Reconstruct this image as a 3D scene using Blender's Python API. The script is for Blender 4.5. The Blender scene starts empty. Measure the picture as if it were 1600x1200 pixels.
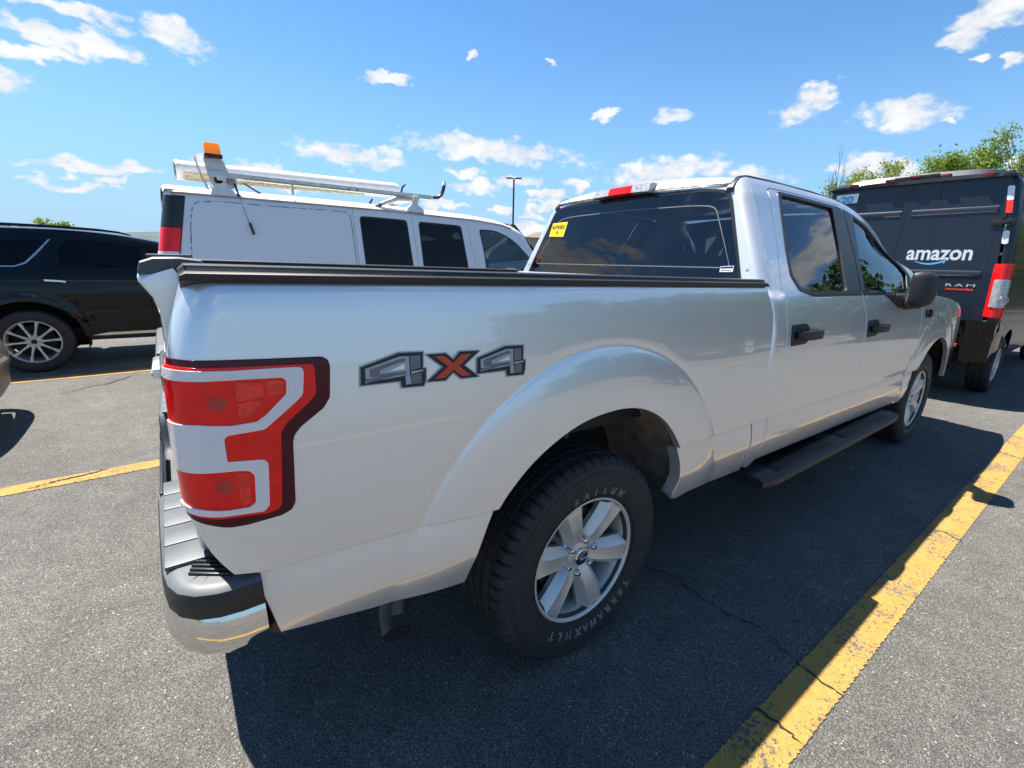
import bpy, bmesh, math, random
import numpy as np
from mathutils import Vector, Matrix, geometry
random.seed(7)
PI = math.pi
scene = bpy.context.scene
COL = scene.collection

# ---------------------------------------------------------------- camera
F_PX = 724.03
cam = bpy.data.cameras.new('camera'); cam_o = bpy.data.objects.new('camera', cam); COL.objects.link(cam_o)
cam.sensor_width = 36.0; cam.lens = 36.0 * F_PX / 1600.0
cam.clip_start = 0.05; cam.clip_end = 6000
cy, sy = math.cos(0.932676), math.sin(0.932676); cp, sp = math.cos(-0.255933), math.sin(-0.255933)
fw = Vector((cy * cp, sy * cp, sp)); rt = Vector((sy, -cy, 0)); up = rt.cross(fw)
cr_, sr_ = math.cos(0.0227824), math.sin(0.0227824)
r2 = rt * cr_ + up * sr_; u2 = up * cr_ - rt * sr_
M = Matrix((r2, u2, -fw)).transposed().to_4x4()
M.translation = Vector((-1.1282, -1.9676, 1.4682))
cam_o.matrix_world = M
scene.camera = cam_o

# ---------------------------------------------------------------- sky, sun, exposure
SUN_DIR = Vector((-0.19, 0.42, 1.0)).normalized()
SUN_EL = math.asin(SUN_DIR.z)
world = bpy.data.worlds.new('World'); scene.world = world; world.use_nodes = True
wn = world.node_tree.nodes; wl = world.node_tree.links; wn.clear()

def wnode(t, **k):
    n = wn.new(t)
    for a, b in k.items(): setattr(n, a, b)
    return n

def wmath(op, a, b=None, clamp=False):
    n = wnode('ShaderNodeMath', operation=op, use_clamp=clamp)
    for i, v in enumerate((a, b)):
        if v is None: continue
        if isinstance(v, (int, float)): n.inputs[i].default_value = v
        else: wl.new(v, n.inputs[i])
    return n.outputs[0]

def wdot(a, vec):
    n = wnode('ShaderNodeVectorMath', operation='DOT_PRODUCT'); wl.new(a, n.inputs[0]); n.inputs[1].default_value = vec
    return n.outputs['Value']

SKY_STRENGTH = 0.066
out = wnode('ShaderNodeOutputWorld'); bg = wnode('ShaderNodeBackground'); bg.inputs['Strength'].default_value = SKY_STRENGTH
sky = wnode('ShaderNodeTexSky', sky_type='NISHITA'); sky.sun_disc = False
sky.sun_elevation = SUN_EL; sky.sun_rotation = math.atan2(SUN_DIR.x, SUN_DIR.y)
sky.altitude = 100; sky.air_density = 1.0; sky.dust_density = 0.1; sky.ozone_density = 1.5
hs = wnode('ShaderNodeHueSaturation'); hs.inputs['Hue'].default_value = 0.500; hs.inputs['Saturation'].default_value = 1.25; hs.inputs['Value'].default_value = 1.16
wl.new(sky.outputs[0], hs.inputs['Color'])
tc = wnode('ShaderNodeTexCoord'); D = tc.outputs['Generated']
CLOUDS = [
    (-0.0518, 0.9467, 0.3181, 16.04, 2.44, -6.3, 3.79, -25.51, 77.64),
    (-0.0902, 0.9537, 0.2871, 21.28, 4.16, -8.86, 8.98, -19.55, 67.55),
    (-0.0987, 0.9603, 0.261, 20.96, 2.75, -4.28, -18.14, -25.54, 88.9),
    (-0.0255, 0.957, 0.289, 23.05, 2.8, -8.91, 4.52, -17.67, 58.45),
    (-0.1356, 0.9664, 0.2182, 39.39, 8.49, -15.23, 11.26, -14.63, 70.35),
    (0.0685, 0.946, 0.3169, 21.35, 2.51, -13.57, 17.06, -14.69, 39.03),
    (-0.053, 0.9907, 0.1256, 12.08, 0.45, -2.59, -4.08, -12.3, 99.77),
    (-0.0933, 0.9907, 0.0995, 25.05, 2.46, -6.13, 3.84, -15.23, 157.13),
    (-0.039, 0.9932, 0.1093, 42.18, 1.51, -3.32, -38.98, -21.5, 182.83),
    (0.3058, 0.9338, 0.1858, 8.91, -3.04, -2.04, -0.49, -9.09, 45.81),
    (0.5439, 0.8126, 0.2095, 4.41, -3.39, -0.68, -2.76, -8.61, 38.91),
    (0.3617, 0.8803, 0.3069, 20.0, -8.39, -1.14, -27.52, -32.87, 126.51),
    (0.5045, 0.8473, 0.1658, 21.39, -12.83, -2.5, -5.49, -18.29, 107.87),
    (0.5193, 0.8428, 0.1412, 16.52, -10.76, -0.05, -9.03, -9.2, 85.04),
    (0.5933, 0.7899, 0.1552, 14.77, -11.67, -0.29, -8.35, -13.02, 94.98),
    (0.4684, 0.8764, 0.1122, 16.33, -9.25, -0.35, -12.32, -11.65, 139.81),
    (0.1612, 0.9748, 0.1544, 19.54, -2.99, -4.7, 1.24, -11.95, 73.07),
    (0.0722, 0.9861, 0.1495, 27.47, -1.98, -3.51, -13.5, -14.63, 102.71),
    (0.7737, 0.5775, 0.2604, 14.48, -23.39, 6.73, -18.4, -7.38, 68.14),
    (0.6951, 0.6678, 0.2662, 21.57, -28.3, 12.67, -40.37, -3.95, 112.53),
    (0.7871, 0.5924, 0.172, 4.33, -7.11, 1.63, -8.52, -2.47, 42.47),
    (0.8727, 0.4601, 0.1633, 7.94, -16.47, 0.61, -5.72, -15.75, 69.32),
    (0.8778, 0.4037, 0.2578, 4.83, -17.87, 9.31, -14.17, 6.15, 35.85),
    (0.9318, 0.2799, 0.231, 3.35, -16.63, 3.94, -9.11, -5.69, 39.5),
    (0.9508, 0.2297, 0.208, 17.18, -89.92, 17.54, -26.41, -29.54, 149.17),
    (0.9221, 0.2025, 0.3297, 0.75, -24.45, 10.96, -15.0, 3.55, 37.42),
    (0.9238, 0.2265, 0.3087, 1.91, -36.4, 19.1, -24.4, 15.41, 59.52),
    (0.9342, 0.317, 0.1639, 5.73, -22.11, 6.6, -11.04, 0.65, 56.77),
    (0.6765, 0.7204, 0.153, 26.35, -24.42, -4.84, 0.56, -19.4, 85.41),
    (0.6398, 0.7572, 0.1317, 19.64, -17.44, 1.02, -9.31, -9.14, 93.55),
    (0.6476, 0.7534, 0.1141, 20.8, -18.72, 1.16, -9.2, -8.59, 104.0),
    (0.5703, 0.815, 0.1027, 31.36, -22.63, 0.6, -11.15, -10.1, 137.28),
    (0.6176, 0.7807, 0.0955, 23.88, -19.65, 0.96, -7.92, -6.94, 102.53),
    (0.9358, 0.2105, 0.2826, 10.63, -91.0, 30.2, -51.25, -14.1, 176.9),
    (0.6059, 0.7187, 0.3411, 73.83, -64.92, 4.14, -39.38, -47.4, 168.2),
    (0.4926, 0.7977, 0.3478, 151.21, -93.98, 0.09, -22.47, -27.25, 92.92),
    (0.6201, 0.782, 0.0624, 19.62, -16.27, 0.79, -3.06, -2.25, 50.37),
    (0.1943, 0.9722, 0.1307, 15.33, -3.23, -2.58, -2.63, -8.56, 66.51),
    (0.9465, 0.1733, 0.2723, 9.92, -86.31, 17.65, -33.01, -38.83, 135.7),
    (0.9512, 0.2665, 0.1555, 7.53, -32.7, 6.09, -10.76, -10.81, 78.63),
    (0.9773, 0.1539, 0.1453, 6.22, -54.66, 11.18, -8.51, -8.45, 61.08)]

def cloud_tuple(az, el, w, h):
    az, el = math.radians(az), math.radians(el)
    d0 = Vector((math.cos(az) * math.cos(el), math.sin(az) * math.cos(el), math.sin(el)))
    ex = Vector((-math.sin(az), math.cos(az), 0)); ey = ex.cross(d0) * -1
    ex = ex / math.radians(w); ey = ey / math.radians(h)
    return tuple(d0) + tuple(ex) + tuple(ey)
for a_ in ((-22, 24, 7, 2.6), (-30, 33, 9, 3.4), (-14, 17, 6, 2), (-38, 20, 8, 2.6), (-26, 13, 9, 2), (-17, 38, 8, 3)): CLOUDS.append(cloud_tuple(*a_))
crng = random.Random(11)
for k in range(26):                                    # the same fair-weather clouds go on round the rest of the sky
    az = crng.uniform(112, 312); el = crng.uniform(3, 48) ** 1.0
    w_ = crng.uniform(2.5, 8); CLOUDS.append(cloud_tuple(az, el, w_, w_ * crng.uniform(.22, .4)))
mp = wnode('ShaderNodeVectorMath', operation='MULTIPLY'); wl.new(D, mp.inputs[0]); mp.inputs[1].default_value = (1, 1, 1.7)
nz = wnode('ShaderNodeTexNoise'); nz.inputs['Scale'].default_value = 15; nz.inputs['Detail'].default_value = 10; nz.inputs['Roughness'].default_value = .64
nz.inputs['Distortion'].default_value = .2
wl.new(mp.outputs[0], nz.inputs['Vector'])
nz2 = wnode('ShaderNodeTexNoise'); nz2.inputs['Scale'].default_value = 46; nz2.inputs['Detail'].default_value = 7; wl.new(mp.outputs[0], nz2.inputs['Vector'])
nsum = wmath('ADD', wmath('MULTIPLY', wmath('SUBTRACT', nz.outputs[0], .5), 3.3), wmath('MULTIPLY', wmath('SUBTRACT', nz2.outputs[0], .5), 2.0))
wz = wnode('ShaderNodeTexNoise'); wz.inputs['Scale'].default_value = 22; wz.inputs['Detail'].default_value = 5; wl.new(mp.outputs[0], wz.inputs['Vector'])
wv1 = wnode('ShaderNodeVectorMath', operation='SUBTRACT'); wl.new(wz.outputs['Color'], wv1.inputs[0]); wv1.inputs[1].default_value = (.5, .5, .5)
wv2 = wnode('ShaderNodeVectorMath', operation='SCALE'); wl.new(wv1.outputs[0], wv2.inputs[0]); wv2.inputs['Scale'].default_value = .055
wv3 = wnode('ShaderNodeVectorMath', operation='ADD'); wl.new(D, wv3.inputs[0]); wl.new(wv2.outputs[0], wv3.inputs[1]); DW = wv3.outputs[0]
acc = None
for c in CLOUDS:
    d0, ex, ey = Vector(c[0:3]), Vector(c[3:6]), Vector(c[6:9])
    px = wmath('ADD', wdot(DW, ex), -d0.dot(ex)); py = wmath('ADD', wdot(DW, ey), -d0.dot(ey))
    q = wmath('ADD', wmath('MULTIPLY', px, px), wmath('MULTIPLY', py, py))
    acc = q if acc is None else wmath('MINIMUM', acc, q)
dens = wmath('ADD', wmath('SUBTRACT', 1.15, acc), nsum)
mr = wnode('ShaderNodeMapRange', interpolation_type='SMOOTHSTEP'); wl.new(dens, mr.inputs[0])
mr.inputs[1].default_value = -.1; mr.inputs[2].default_value = 1.1
edge = wmath('MULTIPLY', mr.outputs[0], .97)
# pale band of air low over the horizon, all the way round
sz = wnode('ShaderNodeSeparateXYZ'); wl.new(D, sz.inputs[0])
hz = wnode('ShaderNodeMapRange', interpolation_type='SMOOTHSTEP'); wl.new(sz.outputs['Z'], hz.inputs[0])
for i_, v_ in enumerate((-.05, .36, 1, 0)): hz.inputs[i_ + 1].default_value = v_
hmix = wnode('ShaderNodeMix', data_type='RGBA'); wl.new(hz.outputs[0], hmix.inputs[0]); wl.new(hs.outputs[0], hmix.inputs[6]); hmix.inputs[7].default_value = (1.6, 3.4, 5.7, 1)
hz2 = wnode('ShaderNodeMapRange', interpolation_type='SMOOTHSTEP'); wl.new(sz.outputs['Z'], hz2.inputs[0])
for i_, v_ in enumerate((-.02, .16, .85, 0)): hz2.inputs[i_ + 1].default_value = v_
hmix2 = wnode('ShaderNodeMix', data_type='RGBA'); wl.new(hz2.outputs[0], hmix2.inputs[0]); wl.new(hmix.outputs[2], hmix2.inputs[6]); hmix2.inputs[7].default_value = (3.1, 4.5, 5.6, 1)
mixc = wnode('ShaderNodeMix', data_type='RGBA'); wl.new(edge, mixc.inputs[0])
wl.new(hmix2.outputs[2], mixc.inputs[6])
cr1 = wnode('ShaderNodeMix', data_type='RGBA')
mr2 = wnode('ShaderNodeMapRange'); wl.new(nz.outputs[0], mr2.inputs[0]); mr2.inputs[1].default_value = .35; mr2.inputs[2].default_value = .65
wl.new(mr2.outputs[0], cr1.inputs[0]); cr1.inputs[6].default_value = (4.6, 4.9, 5.3, 1); cr1.inputs[7].default_value = (6.3, 6.3, 6.3, 1)
wl.new(cr1.outputs[2], mixc.inputs[7])
wl.new(mixc.outputs[2], bg.inputs['Color']); wl.new(bg.outputs[0], out.inputs[0])

sun = bpy.data.lights.new('sun', 'SUN'); sun.energy = 5.0; sun.angle = math.radians(.5); sun.color = (1, .935, .84)
sun_o = bpy.data.objects.new('sun', sun); COL.objects.link(sun_o)
sun_o.rotation_euler = (-SUN_DIR).to_track_quat('-Z', 'Y').to_euler(); sun_o.location = (0, 0, 30)

scene.view_settings.view_transform = 'Standard'; scene.view_settings.look = 'None'
scene.view_settings.gamma = 1; scene.view_settings.use_curve_mapping = False
scene.view_settings.exposure = 1.32
try:
    scene.cycles.max_bounces = 10; scene.cycles.transparent_max_bounces = 16; scene.cycles.glossy_bounces = 5
    scene.cycles.caustics_reflective = False; scene.cycles.caustics_refractive = False
except Exception: pass

# ---------------------------------------------------------------- materials
MATS = {}
def nodes_of(m): return m.node_tree.nodes, m.node_tree.links
def principled(name, color, rough=.5, metal=0., coat=0., coat_rough=.03, spec=.5, emit=None):
    m = bpy.data.materials.new(name); m.use_nodes = True
    b = m.node_tree.nodes['Principled BSDF']
    b.inputs['Base Color'].default_value = (*color, 1); b.inputs['Roughness'].default_value = rough; b.inputs['Metallic'].default_value = metal
    b.inputs['Coat Weight'].default_value = coat; b.inputs['Coat Roughness'].default_value = coat_rough
    b.inputs['Specular IOR Level'].default_value = spec
    MATS[name] = m
    return m, b
def add_noise(m, b, scale=40, amt=.15, bump=0., bscale=None, detail=4, rough_amt=0., dist=.002):
    n, l = nodes_of(m)
    t = n.new('ShaderNodeTexCoord'); z = n.new('ShaderNodeTexNoise'); z.inputs['Scale'].default_value = scale; z.inputs['Detail'].default_value = detail
    l.new(t.outputs['Object'], z.inputs['Vector'])
    if amt:
        mx = n.new('ShaderNodeMix'); mx.data_type = 'RGBA'; mx.blend_type = 'MULTIPLY'; mx.inputs[0].default_value = 1
        mr = n.new('ShaderNodeMapRange'); mr.inputs[1].default_value = .25; mr.inputs[2].default_value = .75; mr.inputs[3].default_value = 1 - amt; mr.inputs[4].default_value = 1 + amt
        l.new(z.outputs[0], mr.inputs[0]); mx.inputs[6].default_value = b.inputs['Base Color'].default_value; l.new(mr.outputs[0], mx.inputs[7])
        l.new(mx.outputs[2], b.inputs['Base Color'])
    if rough_amt:
        mr = n.new('ShaderNodeMapRange'); r = b.inputs['Roughness'].default_value
        mr.inputs[1].default_value = .3; mr.inputs[2].default_value = .7; mr.inputs[3].default_value = r - rough_amt; mr.inputs[4].default_value = r + rough_amt
        l.new(z.outputs[0], mr.inputs[0]); l.new(mr.outputs[0], b.inputs['Roughness'])
    if bump:
        z2 = n.new('ShaderNodeTexNoise'); z2.inputs['Scale'].default_value = bscale or scale; z2.inputs['Detail'].default_value = 3; l.new(t.outputs['Object'], z2.inputs['Vector'])
        bp = n.new('ShaderNodeBump'); bp.inputs['Strength'].default_value = bump; bp.inputs['Distance'].default_value = dist
        l.new(z2.outputs[0], bp.inputs['Height']); l.new(bp.outputs[0], b.inputs['Normal'])
    return m
def paint(name, color, metal, rough, coat=1., flakes=0., wobble=.02, dust=.0):
    m, b = principled(name, color, rough, metal, coat, .02)
    n, l = nodes_of(m); t = n.new('ShaderNodeTexCoord')
    z = n.new('ShaderNodeTexNoise'); z.inputs['Scale'].default_value = 3.; z.inputs['Detail'].default_value = 1; l.new(t.outputs['Object'], z.inputs['Vector'])
    bp = n.new('ShaderNodeBump'); bp.inputs['Strength'].default_value = wobble; bp.inputs['Distance'].default_value = .01
    l.new(z.outputs[0], bp.inputs['Height']); l.new(bp.outputs[0], b.inputs['Coat Normal'])
    if flakes:
        v = n.new('ShaderNodeTexNoise'); v.inputs['Scale'].default_value = 700; v.inputs['Detail'].default_value = 2; l.new(t.outputs['Object'], v.inputs['Vector'])
        bp2 = n.new('ShaderNodeBump'); bp2.inputs['Strength'].default_value = flakes; bp2.inputs['Distance'].default_value = .001
        l.new(v.outputs[0], bp2.inputs['Height']); l.new(bp2.outputs[0], b.inputs['Normal'])
    # road film: slightly duller patches
    z3 = n.new('ShaderNodeTexNoise'); z3.inputs['Scale'].default_value = 6; z3.inputs['Detail'].default_value = 6; l.new(t.outputs['Object'], z3.inputs['Vector'])
    mr = n.new('ShaderNodeMapRange'); mr.inputs[1].default_value = .4; mr.inputs[2].default_value = .75; mr.inputs[3].default_value = .015; mr.inputs[4].default_value = .015 + dust
    l.new(z3.outputs[0], mr.inputs[0]); l.new(mr.outputs[0], b.inputs['Coat Roughness'])
    return m
SILVER = paint('silver_paint', (.80, .79, .775), .62, .35, 1., .03, .008, .02)
SILVER.node_tree.nodes['Principled BSDF'].inputs['Coat IOR'].default_value = 1.9
WHITE = paint('white_paint', (.74, .76, .78), 0., .35, .6, 0, .04, .15)
BLACKP = paint('black_paint', (.004, .0042, .005), 0., .12, .7, 0, .06, .02); BLACKP.node_tree.nodes['Principled BSDF'].inputs['Specular IOR Level'].default_value = 0
NAVY = paint('navy_paint', (.012, .018, .031), .1, .32, .35, 0, .05, .12)
NAVY.node_tree.nodes['Principled BSDF'].inputs['Specular IOR Level'].default_value = .3
TAN = paint('champagne_paint', (.42, .37, .29), .45, .35, 1., .05, .03, .05)
PLASTIC, _b = principled('black_plastic', (.018, .018, .019), .5); add_noise(PLASTIC, _b, 30, .15, .35, 900, dist=.0006)
GREYPL, _b = principled('weathered_grey_plastic', (.085, .095, .105), .5); add_noise(GREYPL, _b, 9, .3, .3, 700, detail=6, dist=.0006)
SATIN, _b = principled('satin_black_trim', (.012, .012, .013), .35); add_noise(SATIN, _b, 30, .1, 0)
DARK, _b = principled('underbody_black', (.010, .010, .010), .85); add_noise(DARK, _b, 12, .4, .3, 90)
LINER, _b = principled('bed_liner_black', (.012, .012, .013), .75); add_noise(LINER, _b, 60, .2, .5, 300)
RUST, _b = principled('dusty_steel', (.22, .185, .15), .75); add_noise(RUST, _b, 14, .5, .3, 60, detail=7)
CHROME, _b = principled('chrome', (.72, .71, .69), .06, 1.); add_noise(CHROME, _b, 25, .05, .02, 20, rough_amt=.03)
ALLOY, _b = principled('silver_alloy', (.66, .64, .60), .42, .55); add_noise(ALLOY, _b, 18, .08, .05, 400, rough_amt=.06)
ALLOYD, _b = principled('painted_alloy', (.42, .42, .43), .4, .7); add_noise(ALLOYD, _b, 18, .1)
STEEL, _b = principled('grey_steel', (.30, .30, .30), .4, .9); add_noise(STEEL, _b, 30, .2)
RUBBER, _b = principled('tyre_rubber', (.022, .022, .023), .72); add_noise(RUBBER, _b, 22, .35, .25, 350, detail=6, dist=.0008)
REDL, _b = principled('red_lens', (1., .008, .006), .14, 0, .35, .02, .25); add_noise(REDL, _b, 30, .16, .05, 160)
REDB, _b = principled('bright_red_reflector', (1., .045, .02), .18, 0, .4, .02, .25); add_noise(REDB, _b, 60, .3, .25, 110)
MAROON, _b = principled('dark_red_lens', (.075, .003, .010), .15, 0, .12, .02, .25); add_noise(MAROON, _b, 20, .15)
CLEARL, _b = principled('clear_lens', (.84, .76, .74), .2, .1, 1., .02)
n_, l_ = nodes_of(CLEARL); t_ = n_.new('ShaderNodeTexCoord'); w_ = n_.new('ShaderNodeTexWave'); w_.bands_direction = 'Z'; w_.inputs['Scale'].default_value = 90; w_.inputs['Distortion'].default_value = .6
l_.new(t_.outputs['Object'], w_.inputs['Vector']); bp_ = n_.new('ShaderNodeBump'); bp_.inputs['Strength'].default_value = .25; bp_.inputs['Distance'].default_value = .002
l_.new(w_.outputs[0], bp_.inputs['Height']); l_.new(bp_.outputs[0], _b.inputs['Normal'])
CLEARD, _b = principled('grey_lens', (.44, .43, .43), .25, .2, 1.); add_noise(CLEARD, _b, 60, .5, .3, 120)
BULB, _b = principled('deep_red_lens', (.52, .008, .008), .15, 0, .6); add_noise(BULB, _b, 60, .3)
MARK, _b = principled('marker_lens', (.22, .010, .014), .12, 0, 1.); add_noise(MARK, _b, 30, .2)
AMBER, _b = principled('amber_lens', (1., .45, .02), .18, 0, .8); add_noise(AMBER, _b, 20, .1, .2, 60)
n_, l_ = nodes_of(AMBER); tr_ = n_.new('ShaderNodeBsdfTranslucent'); tr_.inputs[0].default_value = (1., .47, .02, 1); ms_ = n_.new('ShaderNodeMixShader'); ms_.inputs[0].default_value = .6
l_.new(_b.outputs[0], ms_.inputs[1]); l_.new(tr_.outputs[0], ms_.inputs[2]); l_.new(ms_.outputs[0], n_['Material Output'].inputs[0])
WHITEPL, _b = principled('white_plastic', (.74, .73, .70), .5); add_noise(WHITEPL, _b, 14, .12, .1, 60, detail=7)
ALUM, _b = principled('dull_aluminium', (.62, .61, .58), .42, .6); add_noise(ALUM, _b, 16, .2, .1, 60, detail=7)
YTAPE, _b = principled('aged_reflective_tape', (.52, .44, .27), .7); add_noise(YTAPE, _b, 35, .5, 0, detail=7)
SEALANT, _b = principled('old_sealant', (.10, .10, .10), .8); add_noise(SEALANT, _b, 60, .6)
OLDPINK, _b = principled('faded_rail', (.46, .33, .27), .7); add_noise(OLDPINK, _b, 9, .35, .1, 40, detail=7)
PIPE, _b = principled('sooty_steel', (.09, .087, .083), .5, .6); add_noise(PIPE, _b, 20, .3)
GAP, _b = principled('panel_gap', (.006, .006, .007), .9); add_noise(GAP, _b, 10, .1)
SEAT, _b = principled('seat_cloth', (.035, .034, .034), .9); add_noise(SEAT, _b, 90, .2)
LETW, _b = principled('white_print', (.80, .81, .82), .5); add_noise(LETW, _b, 50, .05)
LETG, _b = principled('soft_white_print', (.60, .62, .65), .45); add_noise(LETG, _b, 30, .06)
LETT, _b = principled('tyre_letter_grey', (.46, .455, .44), .8); add_noise(LETT, _b, 40, .3)
LBLUE, _b = principled('light_blue_print', (.08, .42, .80), .45); add_noise(LBLUE, _b, 50, .05)
BLUEP, _b = principled('blue_enamel', (.006, .018, .09), .15, 0, 1.); add_noise(BLUEP, _b, 50, .05)
STKY, _b = principled('yellow_sticker', (.90, .62, .01), .55); add_noise(STKY, _b, 30, .08)
INK, _b = principled('black_ink', (.02, .02, .02), .7); add_noise(INK, _b, 50, .1)
DECR, _b = principled('decal_red', (.62, .055, .025), .4); add_noise(DECR, _b, 40, .12)
DECG, _b = principled('decal_grey', (.16, .165, .17), .4); add_noise(DECG, _b, 25, .2)
DECL, _b = principled('decal_light_grey', (.42, .43, .44), .4); add_noise(DECL, _b, 25, .1)
DECK, _b = principled('decal_black', (.012, .012, .014), .4); add_noise(DECK, _b, 25, .1)
BARK, _b = principled('bark', (.11, .085, .062), .9); add_noise(BARK, _b, 9, .4, .6, 30)

def glass(name, tint, tr, ior=1.62):
    m = bpy.data.materials.new(name); m.use_nodes = True; n, l = nodes_of(m); n.clear()
    o = n.new('ShaderNodeOutputMaterial'); mx = n.new('ShaderNodeMixShader'); t = n.new('ShaderNodeBsdfTransparent'); t.inputs[0].default_value = (*[c * tr for c in tint], 1)
    g = n.new('ShaderNodeBsdfGlossy'); g.inputs['Roughness'].default_value = .005; g.inputs['Color'].default_value = (1, 1, 1, 1)
    f = n.new('ShaderNodeFresnel'); f.inputs['IOR'].default_value = ior
    tc = n.new('ShaderNodeTexCoord'); z = n.new('ShaderNodeTexNoise'); z.inputs['Scale'].default_value = 1.6; z.inputs['Detail'].default_value = 1; l.new(tc.outputs['Object'], z.inputs['Vector'])
    bp = n.new('ShaderNodeBump'); bp.inputs['Strength'].default_value = .03; bp.inputs['Distance'].default_value = .02; l.new(z.outputs[0], bp.inputs['Height']); l.new(bp.outputs[0], g.inputs['Normal'])
    d = n.new('ShaderNodeBsdfDiffuse'); d.inputs[0].default_value = (.25, .24, .22, 1)       # thin film of dust
    mx2 = n.new('ShaderNodeMixShader'); z2 = n.new('ShaderNodeTexNoise'); z2.inputs['Scale'].default_value = 5; z2.inputs['Detail'].default_value = 6; l.new(tc.outputs['Object'], z2.inputs['Vector'])
    mr = n.new('ShaderNodeMapRange'); mr.inputs[1].default_value = .45; mr.inputs[2].default_value = .9; mr.inputs[3].default_value = .002; mr.inputs[4].default_value = .025
    l.new(z2.outputs[0], mr.inputs[0]); l.new(mr.outputs[0], mx2.inputs[0]); l.new(t.outputs[0], mx2.inputs[1]); l.new(d.outputs[0], mx2.inputs[2])
    l.new(f.outputs[0], mx.inputs[0]); l.new(mx2.outputs[0], mx.inputs[1]); l.new(g.outputs[0], mx.inputs[2]); l.new(mx.outputs[0], o.inputs[0])
    MATS[name] = m
    return m
PRIVACY = glass('privacy_glass', (.72, .85, 1.), .34)
CLEARG = glass('clear_glass', (.75, .95, .88), .74)
DARKG = glass('dark_glass', (.8, .85, 1.), .05, 1.33)

# ---------------------------------------------------------------- geometry helpers
def pip(P, poly):
    """vectorised point in polygon"""
    x, y = P[:, 0], P[:, 1]; inside = np.zeros(len(P), bool); n = len(poly); j = n - 1
    for i in range(n):
        xi, yi = poly[i]; xj, yj = poly[j]
        if yi != yj:
            c = ((yi > y) != (yj > y)) & (x < (xj - xi) * (y - yi) / (yj - yi) + xi)
            inside ^= c
        j = i
    return inside
def densify(loop, step):
    o = []
    for i in range(len(loop)):
        a = np.array(loop[i], float); b = np.array(loop[(i + 1) % len(loop)], float); k = max(1, int(round(np.linalg.norm(b - a) / step)))
        for t in range(k): o.append(tuple(a + (b - a) * t / k))
    return o
def rounded(loop, r, n=4):
    o = []; L = len(loop)
    rr = r if isinstance(r, (list, tuple)) else [r] * L
    for i in range(L):
        p0, p1, p2 = (np.array(loop[(i + k) % L], float) for k in (-1, 0, 1))
        a, b = p0 - p1, p2 - p1; la, lb = np.linalg.norm(a), np.linalg.norm(b); q = min(rr[i], la * .45, lb * .45)
        if q <= 1e-6: o.append(tuple(p1)); continue
        s, e = p1 + a / la * q, p1 + b / lb * q
        for k in range(n + 1):
            t = k / n; o.append(tuple((1 - t) ** 2 * s + 2 * t * (1 - t) * p1 + t * t * e))
    return o
def arc(cx, cz, r, a0, a1, n=24):
    return [(cx + r * math.cos(math.radians(a0 + (a1 - a0) * k / n)), cz + r * math.sin(math.radians(a0 + (a1 - a0) * k / n))) for k in range(n + 1)]

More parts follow.
